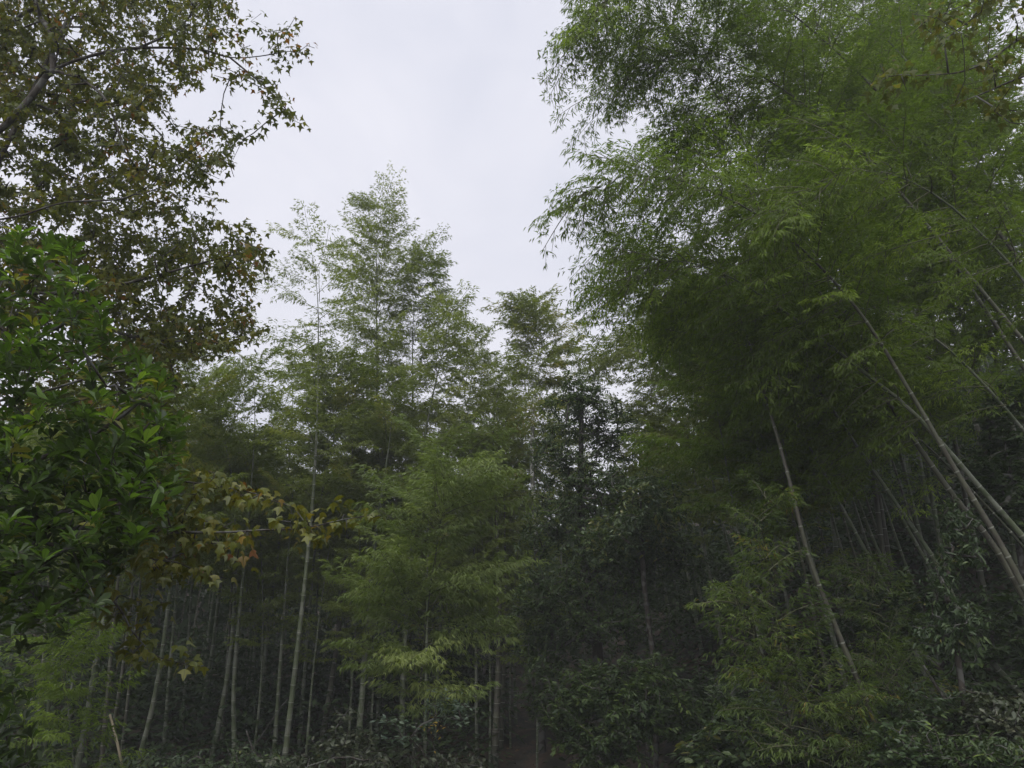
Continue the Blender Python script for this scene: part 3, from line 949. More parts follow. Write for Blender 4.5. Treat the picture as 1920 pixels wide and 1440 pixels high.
for lab, pts, D, kw in [
    ('tall lime green bamboo sapling with arching sprays before the bright leaning stem', [(1520, 1330), (1470, 1200), (1440, 1080), (1428, 985), (1440, 925)], 7.5, dict(lmax=.62)),
    ('lime sapling whose leaf sprays reach out over the dark glossy bush', [(1480, 1360), (1440, 1260), (1405, 1170), (1370, 1120)], 7.6, dict(lmax=.66)),
    ('lime sapling between the two leaning stems with yellow tips', [(1720, 1330), (1680, 1220), (1640, 1120), (1610, 1060)], 8.6, dict(lmax=.6)),
    ('low yellow-green bamboo tuft near the bottom of the slope', [(1640, 1440), (1612, 1380), (1590, 1330), (1575, 1310)], 7.5, dict(lmax=.5)),
    ('lime tuft with broad blades in the middle of the slope', [(1700, 1345), (1660, 1285), (1640, 1245), (1630, 1225)], 8, dict(lmax=.55)),
]:
    bamboo(lab, pts, D, name='bamboo_sapling', nb=3, r0=.014, t0=.12, leaf_m='sapling', culm_m='culm_dark', near=True, leaf=.78, inter=.16, angle=(1.2, .8), drop=.1, tip_len=.6, dens=.8, group=GL, bright=.3, **kw)


# ------------------------------------------------------------------ broadleaf plants
def grow(limbs, targets, seg=.22, bend=.25, R=rng):
    """joins each target point to the nearest wood, nearest first; returns nodes, parents and the end node of every target"""
    pos, par = [], []
    for lb in limbs:
        st, pts = lb
        prev = st
        for p in pts:
            pos.append(np.asarray(p, float)); par.append(prev)
            prev = len(pos) - 1
    cap = len(pos) + len(targets) * 14 + 10
    A = np.zeros((cap, 3))
    A[:len(pos)] = pos
    n = len(pos)
    par = par + [0] * (cap - n)
    tg = np.asarray(targets, float)
    dist = np.min(np.linalg.norm(tg[:, None, :] - A[None, :n], axis=2), axis=1) if n else None
    ends = []
    for ti in np.argsort(dist):
        t = tg[ti]
        dd = np.linalg.norm(A[:n] - t, axis=1)
        # prefer wood that lies lower than the target
        j = int(np.argmin(dd + .3 * np.maximum(0, A[:n, 2] - t[2])))
        L_ = dd[j]
        m = int(np.clip(round(L_ / seg), 1, 12))
        p0 = A[j].copy()
        pd = unit(p0 - A[par[j]]) if par[j] >= 0 else unit(t - p0)
        prev = j
        for s in range(1, m + 1):
            f = s / m
            lin = p0 + (t - p0) * f
            off = pd * L_ * bend * f * (1 - f) * 1.5 + np.array([0, 0, .10 * L_ * f * (1 - f)])
            A[n] = lin + off + (R.normal(0, .012, 3) * L_ if s < m else 0)
            par[n] = prev
            prev = n
            n += 1
        ends.append((ti, prev))
    return A[:n], par[:n], ends


def wood(mb, A, par, ends, rtip, power=.45, sides=5, mi=0, rmax=9):
    n = len(A)
    cnt = np.zeros(n)
    kids = [[] for _ in range(n)]
    for _, e in ends:
        cnt[e] += 1
    for i in range(n - 1, -1, -1):
        if par[i] >= 0:
            cnt[par[i]] += cnt[i]
            kids[par[i]].append(i)
    rad = np.minimum(rtip * np.maximum(cnt, .5) ** power, rmax)
    # chains: follow the thickest child, the others start new chains
    todo = [i for i in range(n) if par[i] < 0]
    starts = [(i, [i]) for i in todo]
    while starts:
        i, ch = starts.pop()
        while kids[i]:
            ks = sorted(kids[i], key=lambda q: -cnt[q])
            for q in ks[1:]:
                starts.append((q, [i, q]))
            i = ks[0]
            ch.append(i)
        if len(ch) > 1:
            r = rad[ch].copy()
            if len(ch) > 2 and par[ch[1]] == ch[0] and ch[0] != 0:
                r[0] = min(r[0], r[1] * 1.15)
            sd = 8 if r[0] > .03 else sides if r[0] > .008 else 3
            mb.tube(A[ch], r, sd, mi)
    return rad


def in_poly(px, py, poly):
    poly = np.asarray(poly, float)
    inside = np.zeros(len(px), bool)
    j = len(poly) - 1
    for i in range(len(poly)):
        xi, yi = poly[i]; xj, yj = poly[j]
        c = ((yi > py) != (yj > py)) & (px < (xj - xi) * (py - yi) / (yj - yi + 1e-9) + xi)
        inside ^= c
        j = i
    return inside


def sample_poly(poly, d0, d1, n, R=rng):
    poly = np.asarray(poly, float)
    lo, hi = poly.min(0), poly.max(0)
    P = []
    while len(P) < n:
        px = R.uniform(lo[0], hi[0], 4 * n); py = R.uniform(lo[1], hi[1], 4 * n)
        ok = in_poly(px, py, poly)
        for a, b in zip(px[ok], py[ok]):
            P.append(at(a, b, R.uniform(d0, d1)))
            if len(P) >= n:
                break
    return np.array(P)


def sample_blobs(blobs, n, R=rng, shell=.45):
    """blobs (px, py, distance, rx, ry): rounded masses of foliage; points lean to their outside"""
    w = np.array([b[3] * b[4] * (b[2] ** 2) for b in blobs], float)
    w /= w.sum()
    P = []
    for k in range(n):
        b = blobs[R.choice(len(blobs), p=w)]
        v = unit(R.normal(0, 1, 3)) * (R.random() ** shell)
        c = at(b[0], b[1], b[2])
        P.append(c + v * np.array([b[3] / FPX * b[2], .9 * b[3] / FPX * b[2], b[4] / FPX * b[2]]))
    return np.array(P)


def cl_rosette(p, ax, R, n, ln):
    """a whorl of leaves at a twig end"""
    ax = unit(ax * .5 + np.array([0, 0, .75]) + R.normal(0, .25, 3))
    ref = unit(np.cross(ax, [0.3, .9, .1])); rf2 = np.cross(ax, ref)
    B, D, NR, LN = [], [], [], []
    a0 = R.uniform(0, 6.28)
    for j in range(n):
        a = a0 + j * 2.399
        th = R.uniform(.75, 1.5) * (1 - .35 * j / n)
        rd = ref * math.cos(a) + rf2 * math.sin(a)
        d = ax * math.cos(th) + rd * math.sin(th)
        B.append(p - ax * .012 * j * ln / .1 * .5 + d * .012); D.append(d + np.array([0, 0, -.12])); NR.append(ax + rd * -.2)
        LN.append(ln * R.uniform(.7, 1.15))
    return B, D, NR, LN


def cl_alt(p, ax, R, n, ln, run=.3, hang=.5):
    """leaves set alternately along the last stretch of a twig"""
    B, D, NR, LN = [], [], [], []
    ax = unit(ax)
    sd = unit(np.cross(ax, [0, 0, 1.0]) + R.normal(0, .1, 3))
    for j in range(n):
        f = (j + R.random()) / n
        s = 1 if j % 2 else -1
        d = unit(ax * R.uniform(.2, .9) + sd * s * R.uniform(.4, 1.0) + np.array([0, 0, -hang * R.uniform(.2, 1.4)]) + R.normal(0, .15, 3))
        q = p - ax * run * (1 - f) + d * ln * .35
        nn = np.array([R.normal(0, .5), R.normal(0, .5), 1.0])
        B.append(q); D.append(d); NR.append(nn); LN.append(ln * R.uniform(.6, 1.15))
    return B, D, NR, LN


def cl_hang(p, ax, R, n, ln, run=.32):
    """sweetgum: leaves on stalks that droop below the twig"""
    B, D, NR, LN = [], [], [], []
    ax = unit(ax)
    for j in range(n):
        f = (j + R.random()) / n
        az = R.uniform(0, 6.28)
        o = np.array([math.cos(az), math.sin(az), R.uniform(-.4, .5)])
        q = p - ax * run * (1 - f) + o * R.uniform(.03, .075)
        d = unit(o * .55 + np.array([0, 0, -R.uniform(.15, 1.2)]))
        nn = o * R.uniform(-.1, .9) + np.array([0, 0, R.uniform(.25, 1.0)]) + R.normal(0, .25, 3)
        B.append(q); D.append(d); NR.append(nn); LN.append(ln * R.uniform(.6, 1.2))
    return B, D, NR, LN


def pick_largest(B, LN, n, cell=26):
    """indices of the leaves that show largest: the nearest in each small patch of the view"""
    px, py, w = project(B)
    size = LN / w
    ok = (px > 4) & (px < 1916) & (py > 4) & (py < 1436)
    best = {}
    for i in np.argsort(w):
        if not ok[i]:
            continue
        k = (int(px[i] // cell), int(py[i] // cell))
        if k not in best:
            best[k] = i
    c = np.array(sorted(best.values(), key=lambda i: -size[i])[:n], int)
    return c


def broad(name, label, cat, base, limbs, targets, cluster, nleaf, leaf, wid, tpls, leaf_m, bark='bark', rtip=.0035, seg=.22, R=None,
          parts=0, group=None, prune=None, tone=.62, power=.45, trunk_name='trunk', rmax=9, jump=.12, extra_roots=(), ckw={}):
    R = R or np.random.default_rng(abs(hash(label)) % 1000 if False else len(label) * 31 + int(abs(base[0]) * 100))
    A, par, ends = grow(limbs, targets, seg, R=R)
    t = thing(name, label, cat, base, group)
    wm = MB()
    wood(wm, A, par, ends, rtip, power, rmax=rmax)
    wm.build(trunk_name, [M[bark]], t, True)
    B, D, NR, LN, RN = [], [], [], [], []
    for ti, e in ends:
        ax = A[e] - A[par[e]] if par[e] >= 0 else np.array([0, 0, 1.0])
        n = max(2, int(R.normal(nleaf, nleaf * .2)))
        b, d, nr, ln = cluster(A[e], ax, R, n, leaf, **ckw)
        B += b; D += d; NR += nr; LN += ln
        c = R.random() * tone + (.3 if R.random() < jump else 0)
        RN += list(np.clip(c + R.normal(0, .16, len(b)), 0, 1))
    B, D, NR, LN, RN = map(np.array, (B, D, NR, LN, RN))
    if prune is not None:
        k = prune(B)
        B, D, NR, LN, RN = B[k], D[k], NR[k], LN[k], RN[k]
    idx = np.zeros(len(B), bool)
    if parts:
        big = pick_largest(B, LN, parts)
        idx[big] = True
        from mathutils import Matrix
        cache = {}
        for i in big:
            q = int(R.integers(0, len(tpls)))
            rq = min(7, int(RN[i] * 8))
            if (q, rq) not in cache:
                mb = MB()
                mb.leaves(tpls[q], [(0, 0, 0)], [(1, 0, 0)], [(0, 0, 1)], 1.0, wid, (rq + .5) / 8)
                cache[(q, rq)] = mb.mesh('leaf', [M[leaf_m]])
            o = bpy.data.objects.new('leaf', cache[(q, rq)])
            C.objects.link(o)
            o.parent = t
            d = unit(D[i]); s = unit(np.cross(NR[i], d)); nn = np.cross(d, s)
            l_ = LN[i]
            p = B[i] - np.array(t.location)
            o.matrix_local = Matrix(((d[0] * l_, s[0] * l_, nn[0] * l_, p[0]), (d[1] * l_, s[1] * l_, nn[1] * l_, p[1]),
                                     (d[2] * l_, s[2] * l_, nn[2] * l_, p[2]), (0, 0, 0, 1)))
    mb = MB()
    tpls = OBO_LITE if tpls is OBO else GUM_LITE if tpls is GUM and len(B) > 8000 else tpls
    which = R.integers(0, len(tpls), len(B))
    for q in range(len(tpls)):
        k = (which == q) & ~idx
        if k.any():
            mb.leaves(tpls[q], B[k], D[k], NR[k], LN[k], LN[k] * wid, RN[k])
    if mb.n:
        mb.build('crown', [M[leaf_m]], t, False, 'stuff')
    return t


# ---- sweetgum on the left: big limbs reach in from a trunk outside the frame
def px_line(pts):
    return [at(*p) for p in pts]


def line_limb(start, pts, n=8):
    return (start, list(catmull(px_line(pts), n)))


gum_base = np.array([-5.4, 6.2, float(gz(-5.4, 6.2)) - .1])
trunk = [gum_base, gum_base + [.05, 0, 1.2], gum_base + [.1, .05, 2.4], gum_base + [.2, 0, 3.6], gum_base + [.35, -.1, 4.8], gum_base + [.6, -.1, 6.2], gum_base + [.8, 0, 7.6], gum_base + [1.0, .1, 9.0]]
trunk = list(catmull(trunk, 5))
limbs = [(-1, trunk)]
nT = len(trunk)


def attach(z):
    return int(np.argmin([abs(p[2] - z) for p in trunk]))


def add_limb(pts, zat=None, start=None):
    pp = list(catmull(px_line(pts), 7))
    st = start if start is not None else attach(zat)
    limbs.append((st, pp))
    return sum(len(l[1]) for l in limbs) - len(pp)


l1 = add_limb([(-120, 330, 6.1), (0, 243, 6), (60, 180, 6), (100, 132, 6), (180, 102, 6), (260, 90, 6.1), (370, 92, 6.2), (430, 107, 6.2), (480, 106, 6.2), (540, 96, 6.2)], 4.2)
add_limb([(110, 90, 6), (133, 40, 6), (155, -30, 6)], start=l1 + 3 * 7)
add_limb([(95, 60, 6.1), (70, 20, 6.3), (60, -40, 6.4)], start=l1 + 3 * 7)
add_limb([(330, 60, 6.3), (380, 0, 6.5), (400, -60, 6.6)], start=l1 + 5 * 7)
add_limb([(470, 140, 6.2), (510, 175, 6.1), (555, 228, 6)], start=l1 + 7 * 7)
add_limb([(150, 145, 6), (200, 190, 5.9), (235, 285, 5.8)], start=l1 + 3 * 7)
add_limb([(-60, 420, 5.6), (35, 405, 5.5), (120, 380, 5.5), (230, 372, 5.5), (290, 340, 5.5), (340, 305, 5.5), (400, 268, 5.5)], 3.4)
add_limb([(-60, 560, 6.2), (60, 550, 6.0), (165, 547, 6), (280, 520, 6), (390, 490, 6), (470, 470, 6.1)], 3.2)
add_limb([(-40, 520, 6.6), (150, 560, 6.6), (215, 620, 6.6), (330, 640, 6.7), (440, 620, 6.8)], 3.2)
add_limb([(-60, 760, 5.2), (60, 740, 5.2), (200, 700, 5.3), (320, 690, 5.3)], 2.6)
poly_top = [(-150, -120), (430, -120), (432, 10), (432, 60), (410, 90), (425, 120), (380, 165), (330, 195), (312, 225), (345, 240), (395, 235), (455, 260), (465, 300), (430, 370), (400, 405), (470, 425), (500, 450), (497, 520),
            (470, 560), (485, 610), (478, 655), (420, 670), (350, 680), (330, 740), (360, 800), (340, 880), (240, 900), (120, 780), (-150, 800)]
tg = list(sample_poly(poly_top, 5.75, 8.0, 2150))
tg += list(sample_poly([(-150, -120), (330, -120), (300, 200), (250, 420), (380, 470), (440, 600), (300, 680), (-150, 700)], 6.2, 8.6, 950))
for p in [(440, 30), (445, 60), (470, 40), (490, 25), (500, 60), (520, 62), (540, 55), (555, 30), (520, 85), (560, 98), (575, 85), (590, 90), (580, 108), (450, 130), (490, 145), (480, 160), (505, 150), (500, 185), (520, 195), (535, 205), (545, 215), (560, 225), (575, 235), (420, 175),
          (440, 20), (455, 90), (470, 85), (430, 150), (475, 250), (455, 262), (465, 280), (430, 240), (530, 180)]:
    tg.append(at(p[0], p[1], rng.uniform(6.0, 6.3)))


def gum_prune(B, cut=-1.5):
    px, py, w = project(B)
    # leave ragged sky gaps in the crown
    s = np.sin(px * .021 + 1.3) * np.sin(py * .019 + .4) + .6 * np.sin(px * .047 - py * .031) + .35 * np.sin(px * .09 + py * .08)
    return (s > cut) & ~((px > 598) | ((px > 440) & (py > 270) & (py < 400)))


tg = list(np.array(tg)[gum_prune(np.array(tg), -1.4)])
broad('sweetgum_tree', 'olive and russet sweetgum tree with dark limbs filling the upper corner', 'tree', gum_base, limbs, tg, cl_hang, 17, .062, 1.0, GUM, 'gum', rtip=.0026, parts=300, prune=gum_prune, power=.35, rmax=.1, jump=.2, tone=.7)

# ---- lower sweetgum with yellow leaves, nearer
b2 = np.array([-3.6, 3.9, float(gz(-3.6, 3.9)) - .1])
tr2 = list(catmull([b2, b2 + [.03, 0, .8], b2 + [.08, 0, 1.6], b2 + [.16, .02, 2.4], b2 + [.2, .02, 3.0]], 4))
limbs = [(-1, tr2)]
trunk = tr2
la = add_limb([(0, 1000, 4.6), (180, 990, 4.6), (320, 997, 4.6), (420, 998, 4.6), (490, 994, 4.6), (570, 990, 4.6), (640, 975, 4.6), (700, 965, 4.6)], 2.0)
lb = add_limb([(40, 1060, 4.5), (200, 1120, 4.5), (250, 1185, 4.5), (290, 1228, 4.5), (340, 1243, 4.5), (385, 1250, 4.5)], 1.9)
lc = add_limb([(100, 940, 4.8), (260, 900, 4.9), (400, 910, 4.9), (500, 930, 4.9)], 2.2)
tg = []
for poly, n, d0, d1 in [([(250, 880), (350, 870), (430, 895), (520, 930), (590, 960), (560, 1010), (500, 1040), (490, 1060), (400, 1060), (330, 1100), (270, 1080)], 84, 4.4, 5.2),
                        ([(150, 1040), (300, 1040), (350, 1060), (320, 1110), (320, 1150), (250, 1200), (200, 1170)], 20, 4.3, 4.8)]:
    tg += list(sample_poly(poly, d0, d1, n))
for p in [(600, 975), (620, 990), (645, 965), (665, 975), (700, 970), (715, 965), (650, 1000), (585, 1000), (290, 1215), (320, 1235), (375, 1245), (340, 1250), (250, 1225), (240, 1210), (460, 1062), (425, 1085), (400, 1090), (390, 1075), (445, 1050)]:
    tg.append(at(p[0], p[1], rng.uniform(4.5, 4.7)))


def gum2_prune(B):
    px, py, w = project(B)
    return (px < 735) & ~((px > 400) & (py > 1105)) & ~((px > 560) & (py > 1040)) & ~((px > 430) & (py < 890)) & (py < 1275)


broad('sweetgum_sapling', 'yellow-green sweetgum branch stretching low in front of the bamboo stand', 'tree', b2, limbs, tg, cl_hang, 9, .062, .98, GUM, 'gum_low', rtip=.0020, parts=300, prune=gum2_prune, power=.42, rmax=.022, jump=.25, ckw=dict(run=.22))

# ---- evergreen on the left with whorled bright leaves
b3 = np.array([-3.4, 4.4, float(gz(-3.4, 4.4)) - .1])
tr3 = list(catmull([b3, b3 + [.05, 0, .8], b3 + [.1, .02, 1.6], b3 + [.18, 0, 2.4], b3 + [.25, .03, 3.2], b3 + [.3, 0, 4.0]], 4))
limbs = [(-1, tr3)]
trunk = tr3
add_limb([(-40, 900, 4.3), (100, 850, 4.3), (200, 800, 4.3), (280, 740, 4.3)], 2.1)
add_limb([(-40, 1000, 4.1), (120, 960, 4.1), (240, 930, 4.1), (310, 890, 4.1)], 1.9)
add_limb([(-60, 700, 4.5), (60, 640, 4.5), (150, 590, 4.5)], 2.8)
poly_e = [(-120, 420), (60, 425), (130, 445), (150, 520), (200, 560), (190, 610), (250, 650), (300, 690), (325, 730), (335, 790), (345, 860), (340, 920), (330, 960), (310, 1010), (240, 1050), (200, 1090), (190, 1150), (110, 1180), (75, 1215), (20, 1215), (-120, 1220)]
tg = list(sample_poly(poly_e, 3.7, 4.9, 600))
tg += list(sample_poly([(-100, 800), (300, 800), (300, 1000), (180, 1120), (-100, 1180)], 3.8, 5.0, 190))


def ever_prune(B):
    px, py, w = project(B)
    s = np.sin(px * .025 + 2.3) * np.sin(py * .022 + 1.4) + .6 * np.sin(px * .041 + py * .037)
    return (px < 362) & ((s > -1.05) | (py > 830))


broad('evergreen_tree', 'glossy evergreen with whorls of broad bright leaves at the edge', 'tree', b3, limbs, tg, cl_rosette, 10, .09, .38, OBO, 'ever', rtip=.0020, parts=300, prune=ever_prune, power=.42, rmax=.07, jump=.28, tone=.68)
b3b = np.array([-3.9, 5.2, float(gz(-3.9, 5.2)) - .1])
broad('evergreen_shrub', 'dark small-leaved shrub at the bottom corner below the evergreen', 'shrub', b3b, [(-1, list(catmull([b3b, b3b + [.1, 0, .5], b3b + [.2, 0, .9]], 4)))],
      sample_poly([(-60, 1270), (30, 1265), (55, 1310), (60, 1370), (80, 1440), (60, 1500), (-60, 1500)], 4.6, 5.6, 90), cl_rosette, 7, .09, .42, OBO, 'ever', rtip=.003, jump=.1, tone=.4)

# ---- second sweetgum reaching in at the top right
b4 = np.array([6.2, 5.6, float(gz(6.2, 5.6)) - .1])
tr4 = list(catmull([b4, b4 + [-.1, 0, 1.5], b4 + [-.2, 0, 3], b4 + [-.3, 0, 4.4], b4 + [-.5, 0, 5.6]], 5))
limbs = [(-1, tr4)]
trunk = tr4
add_limb([(2080, 10, 5.6), (1920, 70, 5.4), (1860, 110, 5.4), (1800, 135, 5.4), (1720, 142, 5.4)], 6.0)
add_limb([(2080, 90, 5.5), (1920, 143, 5.3), (1850, 172, 5.3), (1780, 200, 5.3)], 5.6)
add_limb([(2080, -60, 5.6), (1900, -20, 5.5), (1780, 20, 5.5)], 6.4)
tg = list(sample_poly([(1720, -60), (2050, -60), (2050, 260), (1900, 250), (1800, 190), (1760, 110), (1690, 60)], 4.9, 6.2, 90))
tg += [at(x, y, 5.4) for x, y in [(1650, 120), (1660, 145), (1640, 165), (1630, 150), (1690, 140), (1840, 120), (1790, 60), (1760, 20), (1700, 170)]]
broad('sweetgum_tree', 'olive sweetgum branches hanging into the top corner above the bamboo', 'tree', b4, limbs, tg, cl_hang, 11, .07, .95, GUM, 'gum', rtip=.0030, power=.4, rmax=.09, parts=60)

# ---- dark broadleaf tree in the middle right
b5 = at(1120, 1400, 14.5); b5[2] = gz(b5[0], b5[1]) - .1
top5 = at(1090, 720, 14.5)
tr5 = list(catmull([b5, b5 * .7 + top5 * .3 + [.1, 0, 0], b5 * .4 + top5 * .6 + [-.1, 0, 0], top5], 6))
bl = [(1085, 760, 14.5, 75, 70), (1140, 810, 14.6, 80, 70), (1040, 850, 14.2, 65, 60), (1110, 920, 14, 110, 70), (1220, 930, 13.6, 90, 60), (1040, 990, 14, 80, 80), (1160, 1040, 13.4, 110, 80), (1260, 1040, 13.6, 80, 80), (1060, 1110, 13.4, 90, 70), (1180, 1150, 13, 110, 70), (1000, 1130, 14, 50, 80), (1010, 1220, 14, 50, 60)]
broad('broadleaf_tree', 'dark green broadleaf tree with dense glossy crown right of the sky gap', 'tree', b5, [(-1, tr5)], sample_blobs(bl, 1350), cl_alt, 27, .077, .42, [ELL], 'broad', rtip=.004, seg=.3, rmax=.13, jump=.1, ckw=dict(run=.5, hang=.4))
# bright green crown within it
b5b = at(1215, 1380, 12.6); b5b[2] = gz(b5b[0], b5b[1]) - .1
t5b = at(1200, 900, 12.6)
broad('broadleaf_tree', 'slimmer broadleaf tree with fresh green leaves in front of the dark one', 'tree', b5b, [(-1, list(catmull([b5b, b5b * .6 + t5b * .4 + [.12, 0, 0], b5b * .3 + t5b * .7, t5b], 6)))],
      sample_blobs([(1220, 920, 12.6, 60, 40), (1190, 990, 12.5, 75, 45), (1120, 1010, 12.6, 45, 40), (1250, 1000, 12.6, 50, 50)], 170), cl_alt, 24, .10, .40, [ELL], 'shrub', rtip=.004, seg=.3, rmax=.06, jump=.3, tone=.8, ckw=dict(run=.45, hang=.4))
# pale trunk
pt = [at(1012, 1240, 16), at(1006, 1040, 16), at(1000, 930, 16), at(997, 840, 16), at(1003, 730, 16)]
pth = extend_down(catmull(pt, 8))
t = thing('pale_trunk_tree', 'slender tree with blotchy whitish bark showing between the bamboo and dark tree', 'tree', pth[0])
mb = MB()
_r = np.linspace(.075, .035, len(pth))
_k = int(np.argmin(np.abs(project(pth)[1] - 1050)))
mb.tube(pth[_k:], _r[_k:], 8)
mb.build('trunk', [M['pale_bark']], t, True)
mb = MB()
mb.tube(pth[:_k + 1], _r[:_k + 1] + .002, 8)
mb.build('dark_trunk_base', [M['bark']], t, True)  # lower stretch of the trunk, coloured darker than the pale upper stretch
mb = MB()
_R = np.random.default_rng(77)
for q in range(90):
    e = at(1000 + _R.normal(0, 38), 770 + _R.normal(0, 45), 16 + _R.normal(0, .4))
    b_, d_, n_, l_ = cl_alt(e, _R.normal(0, 1, 3), _R, 16, .08, run=.4)
    mb.leaves(ELL, b_, d_, n_, np.array(l_), np.array(l_) * .42, np.clip(_R.random() * .7 + _R.normal(0, .15, len(b_)), 0, 1))
mb.build('crown', [M['bam_olive']], t, False, 'stuff')

# ---- glossy bushes at the bottom middle
def bush(name, label, blobs, n, nl, leaf, wid, lm, cluster=cl_alt, tpls=None, group=None, base_px=None, R=None, rtip=.003, ckw=None, jump=.15, tone=.65, seg=.2, parts=0):
    D = np.mean([b[2] for b in blobs])
    cx = np.mean([b[0] for b in blobs]) if base_px is None else base_px
    bt = at(cx, max(b[1] + b[4] for b in blobs), D)
    base = np.array([bt[0], bt[1], float(gz(bt[0], bt[1])) - .06])
    mid = at(np.mean([b[0] for b in blobs]), np.mean([b[1] for b in blobs]), D)
    st = list(catmull([base, base * .6 + mid * .4 + [.03, .02, .05], base * .25 + mid * .75], 4))
    if ckw is None:
        ckw = dict(run=.3, hang=.35) if cluster is cl_alt else {}
    return broad(name, label, 'shrub', base, [(-1, st)], sample_blobs(blobs, n), cluster, nl, leaf, wid, tpls or [ELL], lm, rtip=rtip, seg=seg, rmax=.05, group=group, ckw=ckw, jump=jump, tone=tone, trunk_name='stem', parts=parts)


bush('evergreen_shrub', 'large dark glossy bush spreading over the bottom centre', [(1080, 1290, 11, 70, 45), (1150, 1270, 11, 80, 45), (1060, 1340, 10.8, 55, 55), (1160, 1340, 10.7, 100, 60), (1250, 1320, 10.8, 70, 60), (1230, 1250, 11.2, 60, 35), (1130, 1400, 10.6, 90, 40)], 520, 23, .085, .38, 'broad', jump=.3, tone=.75)
bush('evergreen_shrub', 'dim shrub at the foot of the dark broadleaf tree, behind the glossy bush', [(1290, 1330, 12, 60, 60), (1330, 1290, 12.4, 60, 50), (1010, 1290, 13, 40, 60)], 130, 20, .10, .38, 'broad')
bush('leafy_shrub', 'fresh green broad-leaved shrub at the foot of the slope beside the glossy bush', [(1350, 1370, 9, 50, 40), (1380, 1420, 8.8, 60, 40), (1310, 1410, 9.2, 40, 35)], 90, 12, .11, .5, 'shrub', jump=.35)
bush('leafy_shrub', 'pale grey-green shrub in front of the stout brownish culm', [(650, 1370, 10, 40, 32), (620, 1400, 10, 55, 26), (680, 1410, 10, 50, 30), (640, 1330, 10, 24, 20)], 56, 11, .085, .55, 'pale_shrub')
bush('leafy_shrub', 'bluish-green layered shrub beside the young bamboo stem', [(720, 1350, 9.6, 40, 8), (750, 1385, 9.6, 50, 9), (830, 1320, 9.8, 45, 8), (850, 1345, 9.8, 40, 7), (880, 1325, 9.8, 30, 7), (840, 1295, 9.8, 40, 7)], 46, 12, .07, .42, 'teal', ckw=dict(run=.3, hang=.1))
bush('leafy_sprig', 'small sprig of yellow leaves hanging beside the young bamboo', [(815, 1350, 9.5, 22, 16), (835, 1365, 9.5, 20, 14)], 4, 4, .06, .5, 'yellow')
bush('leafy_shrub', 'low dim undergrowth shrub along the bottom under the young bamboo', [(560, 1430, 10, 60, 18), (720, 1430, 9.6, 70, 20), (800, 1420, 9.6, 60, 20), (860, 1430, 10, 60, 18)], 70, 11, .075, .5, 'pale_shrub', tone=.4)
bush('leafy_shrub', 'dim low shrub among the culm bases at the lower left', [(300, 1430, 12, 90, 26), (420, 1420, 12.5, 80, 26), (500, 1425, 13, 70, 24)], 110, 12, .08, .45, 'shrub', tone=.4)

# ---- shrubs of the right slope
bush('leafy_shrub', 'shrub of hanging grey-green leaves beside the long pale stem', [(1790, 1010, 7.4, 45, 60), (1770, 1090, 7.3, 45, 60), (1800, 1160, 7.3, 50, 50), (1740, 1180, 7.4, 40, 40), (1780, 950, 7.5, 35, 35)], 150, 16, .07, .36, 'shrub', tone=.5, ckw=dict(run=.25, hang=1.0))
bush('evergreen_shrub', 'very dark broadleaf shrub at the edge under the merging stems', [(1880, 740, 9.5, 70, 50), (1900, 830, 9.4, 70, 70), (1850, 880, 9.3, 50, 50), (1910, 950, 9.2, 50, 60)], 260, 18, .095, .42, 'broad', jump=.05, tone=.5)
bush('evergreen_shrub', 'dark leaf mass behind the crossing stems, lower edge', [(1880, 1180, 9, 70, 80), (1840, 1270, 8.8, 80, 60), (1700, 1150, 11, 70, 80), (1620, 1180, 12, 80, 70)], 260, 18, .09, .42, 'broad', jump=.08, tone=.5)
bush('leafy_shrub', 'green shrub with tufted leaves around the foot of the leaning stems', [(1640, 1130, 9.2, 40, 40), (1600, 1110, 9.4, 40, 40), (1690, 1100, 9.2, 30, 40), (1720, 1170, 9, 40, 35)], 100, 14, .09, .38, 'shrub', jump=.3)
UND = [(1420, 1330, 9, 60, 40), (1480, 1400, 8, 70, 40), (1390, 1290, 10, 60, 40), (1550, 1390, 8, 70, 40), (1700, 1390, 7, 80, 40), (1800, 1400, 6.6, 80, 45), (1760, 1310, 7.6, 70, 45), (1860, 1330, 7.2, 70, 45), (1900, 1410, 6.4, 60, 40), (1640, 1330, 8, 60, 40)]
ULAB = ['dull green shrub low on the slope above the bottom edge', 'shrub with small dark leaves at the bottom of the slope', 'leafy shrub where the slope meets the glossy bush', 'low shrub just under the yellow-green bamboo tuft',
        'spreading low shrub at the bottom, toward the corner', 'ground-hugging shrub near the bottom corner', 'shrub on the bank beneath the grey-green hanging leaves', 'shrub on the bank below the dark leaf mass', 'shrub in the extreme bottom corner', 'shrub behind the lime tuft on the slope']
for i, (b, lab) in enumerate(zip(UND, ULAB)):
    bush('leafy_shrub', lab, [b, (b[0] + 30, b[1] + 15, b[2] - .2, b[3] * .6, b[4] * .8), (b[0] - 40, b[1] + 10, b[2] + .2, b[3] * .6, b[4] * .8)], 70, 17, .066, [.4, .5, .34][i % 3], ['shrub', 'broad', 'shrub', 'pale_shrub'][i % 4], group='undergrowth shrubs on the slope', tone=.55)


